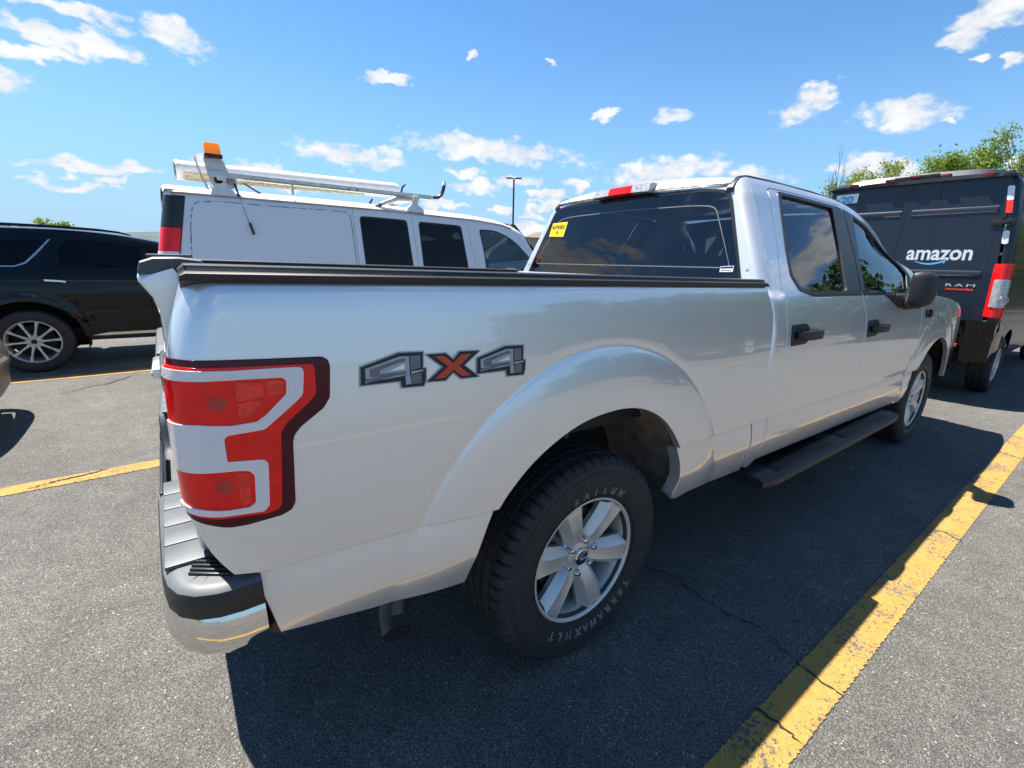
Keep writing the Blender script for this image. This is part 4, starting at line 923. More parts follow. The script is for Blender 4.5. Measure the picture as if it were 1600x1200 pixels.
    g = G().mat(CHROME); g.loft([[(2.885 + a * .8, sg * (.9985 - a * .13), 1.355 + b * .8) for a, b in rounded([(-.105, -.105), (.11, -.09), (.12, .04), (.08, .098), (-.10, .112)], .04, 4)], [(2.885 + a * .8, sg * (.9945 - a * .13), 1.355 + b * .8) for a, b in rounded([(-.105, -.105), (.11, -.09), (.12, .04), (.08, .098), (-.10, .112)], .04, 4)]]); g.obj('mirror_glass', mi)

# cab back and rear window
def S_back(y, z): return (xback(z), y, z + zroof(1.1) * sstep(1.5, 1.84, z) - RK * xback(z))
RW = rounded([(-.812, 1.410), (.812, 1.410), (.790, 1.47), (.640, 1.868), (.5, 1.888), (0, 1.900), (-.5, 1.888), (-.640, 1.868), (-.790, 1.47)], [.03, .03, 0, .05, 0, 0, 0, .05, 0], 4)
CB = [(-.895, .80), (.895, .80), (.90, 1.36), (.862, 1.42), (.652, 1.880), (.5, 1.898), (0, 1.911), (-.5, 1.898), (-.652, 1.880), (-.862, 1.42), (-.90, 1.36)]
g = G().mat(SILVER); g.panel(CB, S_back, (-1, 0, 0), holes=[RW], res=.05, flange=.01, edge=.001); g.obj('cab_back', TRUCK)
g = G().mat(PRIVACY); g.panel(RW, lambda y, z: tuple(Vector(S_back(y, z)) + Vector((-.004, 0, 0))), (-1, 0, 0), res=.06, flange=0); rwin = g.obj('rear_window', TRUCK)
def rwp(y, z, h): p = S_back(y, z); return (p[0] - .004 - h, p[1], p[2])
fr = lambda k: [(y * (1 - k / .82), 1.64 + (z - 1.64) * (1 - k / .24)) for y, z in RW]
g = G().mat(SATIN); g.panel(RW, lambda y, z: rwp(y, z, .001), (-1, 0, 0), holes=[fr(.014)], res=.05, flange=.004, edge=.001); g.obj('window_seal', rwin)
g = G().mat(DECG); g.panel(rounded(fr(.075), .05, 4), lambda y, z: rwp(y, z, .0008), (-1, 0, 0), holes=[rounded(fr(.080), .05, 4)], res=.05, flange=0); g.obj('frit_line', rwin)
g = G().mat(STKY); g.panel([(.655, 1.678), (.505, 1.672), (.492, 1.775), (.642, 1.772)], lambda y, z: rwp(y, z, .002), (-1, 0, 0), res=.05, flange=.001, edge=.0003)
stx = lambda u, w: rwp(.575 - u, 1.73 + w, .0035)
g.mat(INK).text('4374503', .037, stx, bold=.0006); g.text('10', .030, lambda u, w: rwp(.580 - u, 1.694 + w, .0035), bold=.0005); g.obj('lot_sticker', rwin, fix=False, ang=None)
g = G().mat(LETW); g.panel([(-.690, 1.464), (-.690, 1.490), (-.755, 1.494), (-.756, 1.466)], lambda y, z: rwp(y, z, .002), (-1, 0, 0), res=.05, flange=.001, edge=.0003)
g.mat(BLUEP).panel([(-.692, 1.480), (-.692, 1.488), (-.753, 1.492), (-.754, 1.483)], lambda y, z: rwp(y, z, .0028), (-1, 0, 0), res=.05, flange=0); g.mat(INK)
for k in range(6): g.box(rwp(-.70 - k * .009, 1.472, .003), (.001, .006, .004))
g.obj('blue_white_sticker', rwin)
# roof
def S_roof(x, y):
    k = 1 - (y / .637) ** 2; e = max(0, (x - 2.55) / .25) ** 2 * .012
    rb_ = max(0, 1 - (x - 1.150) / .13) ** 2.2 * .074 * (1 - .35 * (y / .637) ** 2); return (x, y, 1.938 + zroof(x) + .044 * k - e * .5 - rb_ - RK * x)
g = G().mat(SILVER); rl = [(1.168, -.622), (2.62, -.622), (2.70, -.4), (2.73, 0), (2.70, .4), (2.62, .622), (1.168, .622), (1.160, .4), (1.158, 0), (1.160, -.4)]
g.panel(rl, S_roof, (0, 0, 1), res=.05, flange=.02, edge=.006)
roof = g.obj('roof', TRUCK)
for sg in (-1, 1):
    g = G().mat(SATIN); xs = [1.155, 1.165, 1.18, 1.20, 1.225, 1.25, 1.28, 1.5, 2., 2.4, 2.62]
    g.loft([[(x, sg * y, 1.937 + z + zroof(x) - RK * x - .072 * max(0, 1 - (x - 1.150) / .13) ** 2.2) for y, z in ((.614, -.012), (.618, .009), (.646, .008), (.650, -.014))] for x in xs])
    g.obj('roof_ditch_trim', roof)
# high brake lamp
g = G().mat(SATIN); ly = .035
def lampbox(g, y0, y1, d0=0.):
    rr = []
    for y in np.linspace(y0, y1, 7):
        z0 = 1.898 + zroof(1.12) + .0175; k = .010 * (1 - (y / .3) ** 2)
        rr.append([(1.132 - d0, y, z0 - RK * 1.1 - .026 + k), (1.118 - d0, y, z0 - RK * 1.1 - .020 + k), (1.130 - d0, y, z0 + .018 - RK * 1.1 + k), (1.148, y, z0 + .026 + d0 * .5 - RK * 1.1 + k), (1.22, y, z0 + .028 - RK * 1.1 + k), (1.22, y, z0 - RK * 1.1), (1.15, y, z0 - .02 - RK * 1.1)])
    g.loft(rr)
lampbox(g, ly - .212, ly + .212); hl = g.obj('high_brake_lamp', TRUCK)
g = G().mat(REDL); lampbox(g, ly - .085, ly + .085, .005); g.obj('red_lens', hl)
for a, b in ((ly + .088, ly + .213), (ly - .213, ly - .088)): g = G().mat(CLEARD); lampbox(g, a, b, .005); g.obj('clear_lens', hl)
# bonnet, windscreen, nose
def S_ws(y, t):
    x = 2.68 + .82 * t + .10 * (1 - (y / .8) ** 2) * t; z = 1.895 - .515 * t - .03 * t * t + .03 * (1 - (y / .7) ** 2); w_ = 1 + .17 * t
    return (x, y * w_, z - RK * x - .015)
g = G().mat(CLEARG); g.panel(rounded([(-.655, .02), (.655, .02), (.68, .97), (-.68, .97)], .03, 3), S_ws, (1, 0, .8), res=.1, flange=0); g.obj('windscreen', TRUCK)
def S_hood(x, y):
    t = (x - 3.48) / 1.4; return (x, y, 1.385 - .045 * t - .10 * max(0, t) ** 3 - .05 * (abs(y) / .85) ** 3 + .012 * sstep(.35, .45, abs(y)) - RK * x)
g = G().mat(SILVER); g.panel([(3.50, -.86), (4.86, -.80), (4.90, -.4), (4.91, 0), (4.90, .4), (4.86, .80), (3.50, .86), (3.56, .4), (3.58, 0), (3.56, -.4)], S_hood, (0, 0, 1), res=.06, flange=.03); g.obj('bonnet', TRUCK)
g = G().mat(SATIN); g.box((3.50, 0, 1.29), (.2, 1.66, .06), None, .02); g.obj('cowl', TRUCK)
g = G().mat(SATIN); g.box((4.88, 0, 1.0), (.06, 1.2, .34), None, .03)
for k in range(4): g.mat(CHROME).box((4.925, 0, .88 + k * .075), (.02, 1.1, .018), None, .006)
g.obj('grille', TRUCK)
for sg in (-1, 1):
    g = G().mat(CLEARL); g.loft([[(4.80, sg * .62, .90), (4.80, sg * .62, 1.16), (4.90, sg * .62, 1.14), (4.91, sg * .62, .92)], [(4.72, sg * .90, .92), (4.72, sg * .90, 1.15), (4.85, sg * .89, 1.13), (4.86, sg * .89, .94)]]); g.obj('headlamp', TRUCK)
g = G().mat(CHROME); P = [(4.62, -.97), (4.80, -.96), (4.93, -.86), (4.98, -.5), (5.0, 0)]; P = P + [(x, -y) for x, y in P[-2::-1]]
g.loft([[(x - d, y * (1 - d * .3), z) for x, y in P] for d, z in ((.04, .80), (0, .79), (0, .70), (.01, .60), (.05, .55))], closed=False, caps=False); g.obj('front_bumper', TRUCK)
g = G().mat(DARK); g.box((4.80, 0, .66), (.26, 1.7, .26), None, .02); g.box((4.72, 0, 1.0), (.2, 1.6, .46)); g.obj('nose_frame', TRUCK)

# inside of the cab: floor, dash, wheel, seats
g = G().mat(DARK); g.box((2.25, 0, .60), (2.3, 1.74, .06)); g.box((1.09, 0, 1.0), (.03, 1.7, .78)); g.box((3.35, 0, 1.0), (.06, 1.7, .6)); g.obj('cab_floor', TRUCK)
for sg in (-1, 1):
    g = G().mat(SATIN); g.box((2.25, sg * .90, 1.05), (2.1, .04, .60)); g.obj('door_lining', TRUCK)
g = G().mat(SATIN); g.loft([[(x, y, z) for x, z in ((3.02, 1.0), (2.98, 1.18), (3.05, 1.30), (3.35, 1.33), (3.45, 1.25), (3.4, .95))] for y in (-.82, -.5, 0, .5, .82)]); g.obj('dashboard', TRUCK)
g = G().mat(SATIN); c = Vector((2.86, .42, 1.16)); ax = Vector((-.9, 0, .45)).normalized(); a_ = Vector((0, 1, 0)); b_ = ax.cross(a_)
g.tube([c + (a_ * math.cos(t) + b_ * math.sin(t)) * .19 for t in np.linspace(0, 2 * PI, 33)], .016, 8, cap=False); g.tube([c - a_ * .18, c, c + a_ * .18], .014, 6); g.tube([c, c - ax * .25], .03, 8); g.obj('steering_wheel', TRUCK)
def seat(g, x, y, w):
    g.box((x + .12, y, .86), (.52, w, .16), None, .05); g.box((x - .16, y, 1.16), (.16, w, .58), Matrix.Rotation(-.22, 3, 'Y'), .06); g.box((x - .26, y, 1.52), (.10, .27, .19), Matrix.Rotation(-.15, 3, 'Y'), .04); g.tube([(x - .23, y - .06, 1.40), (x - .25, y - .06, 1.48)], .008, 6); g.tube([(x - .23, y + .06, 1.40), (x - .25, y + .06, 1.48)], .008, 6)
for y in (-.42, .42):
    g = G().mat(SEAT); seat(g, 2.45, y, .52); g.obj('front_seat', TRUCK)
g = G().mat(SEAT); g.box((1.58, 0, .86), (.5, 1.45, .16), None, .05); g.box((1.27, 0, 1.14), (.15, 1.45, .56), Matrix.Rotation(-.2, 3, 'Y'), .05)
for y in (-.48, .48): g.box((1.20, y, 1.47), (.08, .25, .14), Matrix.Rotation(-.15, 3, 'Y'), .035)
g.obj('rear_seat', TRUCK)
g = G().mat(SATIN); g.box((2.98, 0, 1.74), (.03, .24, .07), None, .012); g.obj('inner_mirror', TRUCK)

# underbody
g = G().mat(DARK)
for sg in (-1, 1): g.box((1.75, sg * .46, .56), (5.6, .08, .16))
for x in (-.9, -.45, .6, 1.4, 2.4, 3.2): g.box((x, 0, .56), (.08, .95, .10))
g.box((-.04, 0, .84), (2.1, 1.05, .05)); g.obj('chassis_frame', TRUCK)
g = G().mat(DARK); g.tube([(0, -.78, .40), (0, .78, .40)], .05, 12); g.lathe([(.0, -.16), (.11, -.14), (.16, -.05), (.16, .05), (.11, .14), (0, .16)], 18, 'y', (0, 0, .40)); g.box((0, -.50, .47), (1.3, .07, .03)); g.box((0, .50, .47), (1.3, .07, .03)); g.obj('rear_axle', TRUCK)
g = G().mat(DARK); g.tube([(3.99, -.75, .40), (3.99, .75, .40)], .045, 10); g.box((3.99, 0, .5), (.5, .8, .2), None, .03); g.obj('front_axle', TRUCK)
g = G().mat(DARK); g.box((2.3, .1, .5), (1.2, .45, .22), None, .05); g.tube([(3.3, .1, .5), (1.7, .25, .46), (.6, .35, .5)], .04, 8); g.obj('gearbox', TRUCK)
g = G().mat(DARK); g.lathe([(.0, -.10), (.30, -.10), (.38, -.06), (.38, .06), (.30, .10), (0, .10)], 28, 'z', (-.62, 0, .62)); g.obj('spare_wheel', TRUCK)
for sg in (-1, 1):
    g = G().mat(SATIN); a_, b_ = Vector((.13, sg * .55, .48)), Vector((.30, sg * .56, .95)); g.tube([a_, a_.lerp(b_, .5)], .028, 12); g.mat(STEEL).tube([a_.lerp(b_, .45), b_], .016, 8)
    g.obj('shock_absorber', TRUCK)
    # wheel housings
    for cx, R in ((-.02, .575), (WB, .60)):
        g = G().mat(RUST if cx < 1 else DARK); vs = []; fs = []; N = 26
        for i in range(N + 1):
            a = math.radians(11 + 156 * i / N); rib = .008 * math.sin(i * 1.9)
            for y in (.935, .86, .76, .62, .56):
                q = R + rib * (1 if .9 > y > .6 else 0) - (.02 if y < .6 else 0); vs.append((cx + q * math.cos(a), sg * y, .45 + q * math.sin(a) - RK * cx))
        for i in range(N):
            for k in range(4): fs.append((i * 5 + k, i * 5 + k + 1, i * 5 + 6 + k, i * 5 + 5 + k))
        g.add(vs, fs)
        g.mat(DARK).add([(cx + .60 * math.cos(math.radians(-10 + 200 * i / 20)), sg * .555, .45 + .60 * math.sin(math.radians(-10 + 200 * i / 20)) - RK * cx) for i in range(21)], [tuple(range(21))]); g.obj('wheel_housing', TRUCK)
# tail pipe
g = G().mat(PIPE); pipe = [(.2, -.52, .52), (-.35, -.60, .56), (-.60, -.68, .53), (-.662, -.728, .445), (-.684, -.762, .375), (-.692, -.812, .352)]
g.tube(pipe, [.034, .036, .040, .042, .043, .043], 20, cap=False); g.mat(GAP).tube([pipe[-3], pipe[-2], tuple(Vector(pipe[-1]) - (Vector(pipe[-2]) - Vector(pipe[-1])) * .03)], [.036, .037, .0385], 20); g.obj('tail_pipe', TRUCK)
# fuel-side splash strip hanging under the bed side
for sg in (-1, 1):
    g = G().mat(SATIN); g.loft([[(x, sg * .915, z), (x, sg * .905, z - .05), (x, sg * .895, z - .05), (x, sg * .905, z)] for x, z in ((-1.0, .66), (-.8, .62), (-.54, .59))]); g.obj('splash_strip', TRUCK)

# wheels ------------------------------------------------------------------
def tyre_mesh(R=.405, W=.275, rb=.236, tread=True, nA=336):
    g = G().mat(RUBBER); h = W / 2
    pro = [(rb - .012, -.098), (rb, -.112), (rb + .010, -.1185), (rb + .03, -.127), (rb + .055, -.1335), (rb + .085, -.1365), (rb + .11, -.1345), (R - .036, -.128), (R - .030, -.1285), (R - .020, -.122), (R - .010, -.114), (R - .004, -.104)]
    tr = []
    gro = (-.0685, -.023, .023, .0685)
    ys = [-.098, -.085]
    for c in gro: ys += [c - .0075, c - .0055, c + .0055, c + .0075]
    ys += [.085, .098]; 
    mids = [(-.0455), 0., .0455]; ys = sorted(ys + mids)
    for y in ys:
        r = R - .9 * (abs(y) / .1) ** 3 * .004
        if any(abs(y - c) < .006 for c in gro): r -= .011
        tr.append((r, y))
    pro = pro + tr + [(r, -y) for r, y in reversed(pro)]
    vs = []; fs = []; m = len(pro)
    for k in range(nA):
        a = 2 * PI * k / nA
        for i, (r, y) in enumerate(pro):
            rr = r; ay = abs(y); kk = k % 6
            if ay > .075 and r > R - .035:
                if kk in (0,): rr = r - .011 * min(1, (r - (R - .037)) / .02)
            elif r > R - .004 and tread:
                sh = int(round(ay * 60)) * 2
                if (k + sh) % 6 == 0: rr = r - .006
            vs.append((rr * math.cos(a), y, rr * math.sin(a)))
    for k in range(nA):
        k2 = (k + 1) % nA
        for i in range(m - 1): fs.append((k * m + i, k2 * m + i, k2 * m + i + 1, k * m + i + 1))
    g.add(vs, fs)
    for q in (R - .052, rb + .022): g.lathe([(q - .002, -.1305 if q > .3 else -.1255), (q, -.1345 if q > .3 else -.1285), (q + .002, -.1305 if q > .3 else -.1255)], 96, 'y')
    return g
def side_y(r, R=.405, rb=.236):
    P = cr([(rb, -.112), (rb + .010, -.1185), (rb + .03, -.127), (rb + .055, -.1335), (rb + .085, -.1365), (rb + .11, -.1345), (R - .036, -.128)]); return P(r)
TY = tyre_mesh().mesh('tyre', ang=28, fix=True)
g = G().mat(LETT)
for body, a0, a1, r0, sz in (('SAILUN', 107, 58, .268, .037), ('TERRAMAX', -40, -97, .278, .040), ('HLT', -107, -126, .278, .040)):
    n = len(body)
    for i, ch in enumerate(body):
        a = math.radians(a0 + (a1 - a0) * i / (n - 1))
        def fn(x, y, a=a):
            r = r0 + y; t = a - x / (r0 + .018); return (r * math.cos(t), side_y(r) - .0012, r * math.sin(t))
        g.text(ch, sz, fn, outline=.0010, bold=.0005)
LT_KIND = 'stuff'
LT = g.mesh('tyre_lettering', ang=None, fix=False)
def rim_mesh(n=6, a0=48):
    g = G().mat(ALLOY); g.lathe([(.2465, -.108), (.2485, -.113), (.2475, -.1185), (.243, -.1195), (.2375, -.117), (.2345, -.110), (.229, -.098), (.222, -.07), (.214, -.02), (.212, .05), (.225, .10), (.24, .11)], 72, 'y')
    for k in range(n):
        a = math.radians(a0 + 360 / n * k); ca, sa = math.cos(a), math.sin(a)
        def P(r, t, y): return (r * ca - t * sa, y, r * sa + t * ca)
        st = [(.045, .026, -.076, .014), (.075, .027, -.092, .016), (.10, .028, -.100, .020), (.15, .031, -.107, .024), (.20, .035, -.111, .027), (.232, .040, -.112, .029), (.238, .042, -.110, .029)]
        g.mat(ALLOY).loft([[P(r, -w - c, y + .030), P(r, -w, y + .004), P(r, -w + .005, y), P(r, 0, y + .0035), P(r, w - .005, y), P(r, w, y + .004), P(r, w + c, y + .030), P(r, w + c - .006, y + .055), P(r, -w - c + .006, y + .055)] for r, w, y, c in st])
        b = a + PI / n; cb, sb_ = math.cos(b), math.sin(b)
    g.mat(ALLOY).lathe([(.0, -.082), (.036, -.084), (.044, -.080), (.090, -.070), (.096, -.060), (.098, -.03), (0, -.03)], 48, 'y')
    return g
RM = rim_mesh().mesh('rim', ang=30)
g = G().mat(DARK).lathe([(.0, -.02), (.19, -.02), (.19, .0), (.0, .0)], 40, 'y'); g.mat(STEEL).lathe([(.075, -.035), (.17, -.035), (.172, -.022), (.075, -.022)], 48, 'y'); g.mat(DARK).lathe([(0, .02), (.205, .02), (.205, .09), (0, .09)], 40, 'y'); HUB = g.mesh('wheel', ang=35)
g = G().mat(CHROME).lathe([(.0, -.103), (.007, -.1025), (.0115, -.098), (.0125, -.090), (.0150, -.086), (.0150, -.066)], 12, 'y'); NUT = g.mesh('lug_nut', ang=35)
g = G().mat(CHROME).lathe([(.0, -.098), (.028, -.0975), (.0325, -.0945), (.0345, -.080)], 32, 'y')
g.mat(BLUEP).lathe([(.0, -.1005), (.024, -.100), (.0275, -.0985)], 32, 'y'); g.mat(LETW).text('Ford', .020, lambda x, y: (x, -.1025, y - .0065), shear=.25, space=.9); CAP = g.mesh('hub_cap', ang=35, fix=False)
def add_wheel(root, org, loc, flip, meshes, a_rot=0., nuts=(6, .0665, 18), hub=None):
    w = bpy.data.objects.new('wheel', hub or HUB); COL.objects.link(w); w.parent = root; w.location = Vector(loc) - Vector(org); w.rotation_euler = (0, a_rot, PI if flip else 0); w['_o'] = (0, 0, 0)
    for m in meshes:
        o = bpy.data.objects.new(m.name.split('.')[0], m); COL.objects.link(o); o.parent = w
        if m.name.startswith('tyre_lettering'): o['kind'] = 'stuff'
    if nuts:
        for k in range(nuts[0]):
            a = math.radians(nuts[2] + 360 / nuts[0] * k); o = bpy.data.objects.new('lug_nut', NUT); COL.objects.link(o); o.parent = w; o.location = (nuts[1] * math.cos(a), 0, nuts[1] * math.sin(a))
    return w
for cx in (0, WB):
    for sg in (-1, 1): add_wheel(TRUCK, (1.9, 0, 0), (cx, sg * .8165, .4045), sg > 0, [TY, RM, CAP, LT], a_rot=0. if cx == 0 else .35)

# ---------------------------------------------------------------- generic car builder (black sport utility, champagne sedan)
HUBD = G().mat(DARK).lathe([(0, -.03), (.20, -.03), (.20, .06), (0, .06)], 40, 'y').mesh('wheel', ang=35)
def alloy_wheel(n, R, rim_r, W, a0, twist=False):
    g = G().mat(ALLOY); g.lathe([(rim_r - .001, -W * .40), (rim_r + .001, -W * .42), (rim_r - .006, -W * .44), (rim_r - .012, -W * .42), (rim_r - .02, -W * .3), (rim_r - .03, W * .1), (rim_r - .015, W * .4)], 64, 'y')
    for k in range(n):
        a = math.radians(a0 + 360 / n * k); st = ((.05, .024, -.30), (.10, .015, -.36), (.17, .012, -.39), (rim_r - .012, .022, -.405))
        def P(r, t, y, a=a): q = a + (.10 * (r / rim_r) if twist else 0) ; return (r * math.cos(q) - t * math.sin(q), y, r * math.sin(q) + t * math.cos(q))
        g.loft([[P(r, -w, y * W + .03), P(r, -w * .7, y * W), P(r, w * .7, y * W), P(r, w, y * W + .03)] for r, w, y in st])
    g.lathe([(0, -.30 * W), (.045, -.31 * W), (.075, -.28 * W), (.08, -.18 * W), (0, -.18 * W)], 36, 'y'); g.mat(SATIN).lathe([(0, -.335 * W), (.026, -.33 * W), (.030, -.31 * W), (.030, -.28 * W)], 24, 'y')
    return g.mesh('rim', ang=30)
def plain_tyre(R, rb, W):
    h = W / 2; g = G().mat(RUBBER); pro = [(rb - .01, -h * .72), (rb, -h * .82), (rb + .02, -h * .92), ((R + rb) / 2, -h), (R - .02, -h * .93), (R - .006, -h * .8), (R, -h * .6), (R, -h * .32), (R - .007, -h * .3), (R - .007, -h * .22), (R, -h * .2), (R + .001, 0)]
    g.lathe(pro + [(r, -y) for r, y in reversed(pro[:-1])], 96, 'y'); return g.mesh('tyre', ang=30)

def build_car(name, label, cat, loc, sp, group=None):
    """sp: numbers in metres from the rear axle; the car faces +x, its right side is -y"""
    ox, oy = loc; T = thing(name, label, cat, (ox, oy, 0), group); HW = cr(sp['half']); zb = sp['zb']; zt = sp['zt']; tum = sp['tum']; Rr = sp.get('rr', .11)
    xr, xf, wb = sp['xr'], sp['xf'], sp['wb']; f0 = math.atan(tum); body = sp['paint']; fl = sp.get('flare', .018)
    def half(x, z):
        y = HW(z) if z <= zb else HW(zb) - (z - zb) * tum
        for c in (0, wb): y += fl * sstep(sp['ar'] + .13, sp['ar'] + .01, math.hypot(x - c, z - sp['az'])) * (1 if z < zb else 0)
        y -= .10 * max(0, (x - (xf - .9)) / .9) ** 2 + .08 * max(0, ((xr + .7) - x) / .7) ** 2
        return y
    def roofz(x): return -sp['rd'] * max(0, (x - sp['rx0']) / (sp['rx1'] - sp['rx0'])) ** 2 - sp.get('rdb', .0) * max(0, (sp['rx0'] - x) / (sp['rx0'] - xr)) ** 2
    def S(a, b):
        if b <= zt: y = half(a, b); z = b + roofz(a) * sstep(zb, zt, b)
        else:
            t = f0 + (b - zt) / Rr; yc = half(a, zt) - Rr * math.cos(f0); zc = zt - Rr * math.sin(f0); y = yc + Rr * math.cos(t); z = zc + Rr * math.sin(t) + roofz(a)
        return (ox + a, oy - y, z)
    bt = zt + Rr * (math.radians(82) - f0); gq = .003
    A = lambda c, a0, a1: [(c + q[0], q[1]) for q in arc(0, sp['az'], sp['ar'], a0, a1, 18)]
    zlo = sp['zlo']; dz = math.degrees(math.asin((zlo - sp['az']) / sp['ar']))
    parts = sp['panels'](A, dz)
    for sg in (-1, 1):
        SS = S if sg < 0 else (lambda a, b: (lambda p: (p[0], 2 * oy - p[1], p[2]))(S(a, b))); O = (0, sg, .01)
        par = {}
        for nm, lp, holes in parts:
            g = G().mat(body); g.panel(lp, SS, O, holes=holes, res=.045, flange=.02); par[nm] = g.obj(nm, T)
        for nm, lp in sp['glass']: g = G().mat(sp['gmat']); g.panel(lp, off(SS, -.004) if sg < 0 else SS, O, res=.08, flange=0, off=0 if sg < 0 else -.004); g.obj('window_pane', T)
        for nm, m, lp, o_ in sp['trim']: g = G().mat(m); g.panel(lp, SS, O, res=.05, flange=.006, edge=.0015, off=o_); g.obj(nm, T)
        for x, z, m in sp['handles']:
            g = G().mat(m); yb = half(x, z); g.loft([[(ox + x + dx, oy + sg * (yb + h + q[0]), z + q[1] - .10 * dx) for q in ((.006, .013), (.009, 0), (.006, -.013), (-.006, -.012), (-.006, .012))] for dx, h in ((-.11, -.002), (-.095, .024), (0, .032), (.095, .024), (.11, -.002))]); g.obj('door_handle', T)
    # roof
    def SR(x, y):
        w = half(x, zt) - Rr * math.cos(f0) + Rr * math.cos(math.radians(82)); k = 1 - (y / w) ** 2; return (ox + x, oy + y, zt - Rr * math.sin(f0) + Rr * math.sin(math.radians(82)) + roofz(x) + .035 * k)
    we = lambda x: half(x, zt) - Rr * math.cos(f0) + Rr * math.cos(math.radians(82)) + .004
    xs = np.linspace(sp['rxa'], sp['rx1'], 9); G().mat(body).panel([(x, -we(x)) for x in xs] + [(x, we(x)) for x in reversed(xs)], SR, (0, 0, 1), res=.09, flange=.01, edge=.001).obj('roof', T)
    # windscreen and back light
    for nm, (xa, xb, zb_), sgx in (('windscreen', sp['ws'], 1), ('back_light', sp['bl'], -1)):
        za = zt + .09 + roofz(xa); wa, wb_ = half(xa, zt) - .02, half(xb, zb_) - .05
        rows = []
        for k in range(6):
            t = k / 5; w = wa + (wb_ - wa) * t; rows.append([(ox + xa + (xb - xa) * t + sgx * .10 * (1 - q * q) * (.3 + t) - sgx * .04, oy + w * q, za + (zb_ - za) * t + .03 * (1 - q * q) * (1 - t)) for q in np.linspace(-1, 1, 11)])
        G().mat(sp['gmat'] if nm == 'back_light' else CLEARG).loft(rows, closed=False, caps=False).obj(nm, T)
    # bonnet
    xa, xb, za, zc = sp['hood']; rows = []
    for k in range(9):
        t = k / 8; x = xa + (xb - xa) * t; z = za + (zc - za) * t ** 1.6; w = half(x, sp['zh']) - .02 - .12 * max(0, t - .8)
        rows.append([(ox + x - .10 * q * q * t, oy + w * q, z + .05 * (1 - q * q) - .05 * abs(q) ** 6) for q in np.linspace(-1, 1, 13)])
    G().mat(body).loft(rows, closed=False, caps=False).obj('bonnet', T)
    # nose and tail
    for nm, xs_, xe, zs in (('front_bumper', xf - .42, xf, sp['fz']), ('rear_bumper', xr + .42, xr, sp['rz'])):
        g = G()
        for (zlist, m) in zs:
            g.mat(m); g.loft([[(ox + xs_ + (xe - d - xs_) * math.cos(t) ** .55 if math.cos(t) > 0 else ox + xs_, oy + (half(xs_, min(z, zb)) + .002) * (1 if math.sin(t) > 0 else -1) * abs(math.sin(t)) ** .62, z) for t in np.linspace(-PI / 2, PI / 2, 25)] for z, d in zlist], closed=False, caps=False)
        g.obj(nm, T)
    g = G().mat(DARK); g.box((ox + (xr + xf) / 2, oy, zlo + .06), (xf - xr - .5, 1.5, .16)); g.box((ox + (xr + xf) / 2 + .3, oy, .62), (xf - xr - 1.2, 1.1, .4)); g.obj('underbody', T)
    for c in (0, wb):
        for sg in (-1, 1):
            g = G().mat(DARK); R2 = sp['ar'] + .01; n_ = 18; vs = []
            for i in range(n_ + 1):
                a = math.radians(-15 + 210 * i / n_)
                for y in (.93, .55): vs.append((ox + c + R2 * math.cos(a), oy + sg * y * HW(.7) / .98, sp['az'] + R2 * math.sin(a)))
            g.add(vs, [(2 * i, 2 * i + 1, 2 * i + 3, 2 * i + 2) for i in range(n_)] + [tuple(2 * i + 1 for i in range(n_ + 1))]); g.obj('wheel_housing', T)
            add_wheel(T, (ox, oy, 0), (ox + c, oy + sg * (sp['track']), sp['R']), sg > 0, sp['wheel'], a_rot=sp.get('wrot', 0), nuts=(5, .057, 0), hub=HUBD)
    g = G().mat(SEAT)
    for x, y in ((sp['seat'], -.38), (sp['seat'], .38), (sp['seat'] - .85, -.4), (sp['seat'] - .85, .4)): seat_low(g, ox + x, oy + y, sp['sz'])
    g.obj('seats', T)
    return T, S
def seat_low(g, x, y, z): g.box((x + .1, y, z), (.5, .48, .15), None, .05); g.box((x - .17, y, z + .3), (.14, .46, .56), Matrix.Rotation(-.2, 3, 'Y'), .05); g.box((x - .26, y, z + .66), (.09, .24, .17), Matrix.Rotation(-.15, 3, 'Y'), .04)

SUV_W = [plain_tyre(.385, .262, .25), alloy_wheel(10, .385, .262, .25, 9)]
suv_q = [(-.66, 1.305), (-.02, 1.303), (.075, 1.345), (.175, 1.46), (.30, 1.615), (-.50, 1.60)]
suv_r = [(.375, 1.300), (1.20, 1.272), (1.20, 1.632), (.47, 1.634), (.37, 1.50)]
suv_f = [(1.26, 1.270), (2.05, 1.235), (1.70, 1.52), (1.50, 1.622), (1.26, 1.632)]
def suv_panels(A, dz):
    qtr = [(-1.06, .60), (-.62, .50)] + A(0, 180 - dz, 52)[0:] 
    qtr = [(-1.10, .62), (-.70, .45)] + A(0, 180 - dz, 72) + [(.112, 1.08), (.118, 1.23), (.20, 1.42), (.345, 1.66), (.345, 1.772), (-.86, 1.772), (-1.0, 1.55), (-1.10, 1.2), (-1.12, .9)]
    rd = A(0, 71.5, dz) + [(1.20, .36), (1.225, .6), (1.235, 1.2), (1.232, 1.66), (.349, 1.66), (.204, 1.42), (.122, 1.23), (.116, 1.08)]
    fd = [(1.205, .36), (2.30, .36), (2.34, .7), (2.33, 1.08), (2.20, 1.20), (1.78, 1.52), (1.55, 1.66), (1.236, 1.66), (1.24, 1.2), (1.23, .6)]
    fw_ = [(2.305, .36)] + A(2.85, 180 - dz, dz)[0:] + [(3.35, .5), (3.40, .8), (3.35, 1.0), (2.95, 1.10), (2.40, 1.17), (2.335, 1.08), (2.345, .7)]
    rail = [(.35, 1.664), (1.56, 1.664), (1.80, 1.525), (2.22, 1.20), (2.30, 1.19), (1.92, 1.525), (1.66, 1.72), (1.50, 1.772), (.35, 1.772)]
    return [('rear_quarter', qtr, [suv_q]), ('rear_door', rd, [suv_r]), ('front_door', fd, [suv_f]), ('front_wing', fw_, []), ('roof_pillar', rail, [])]
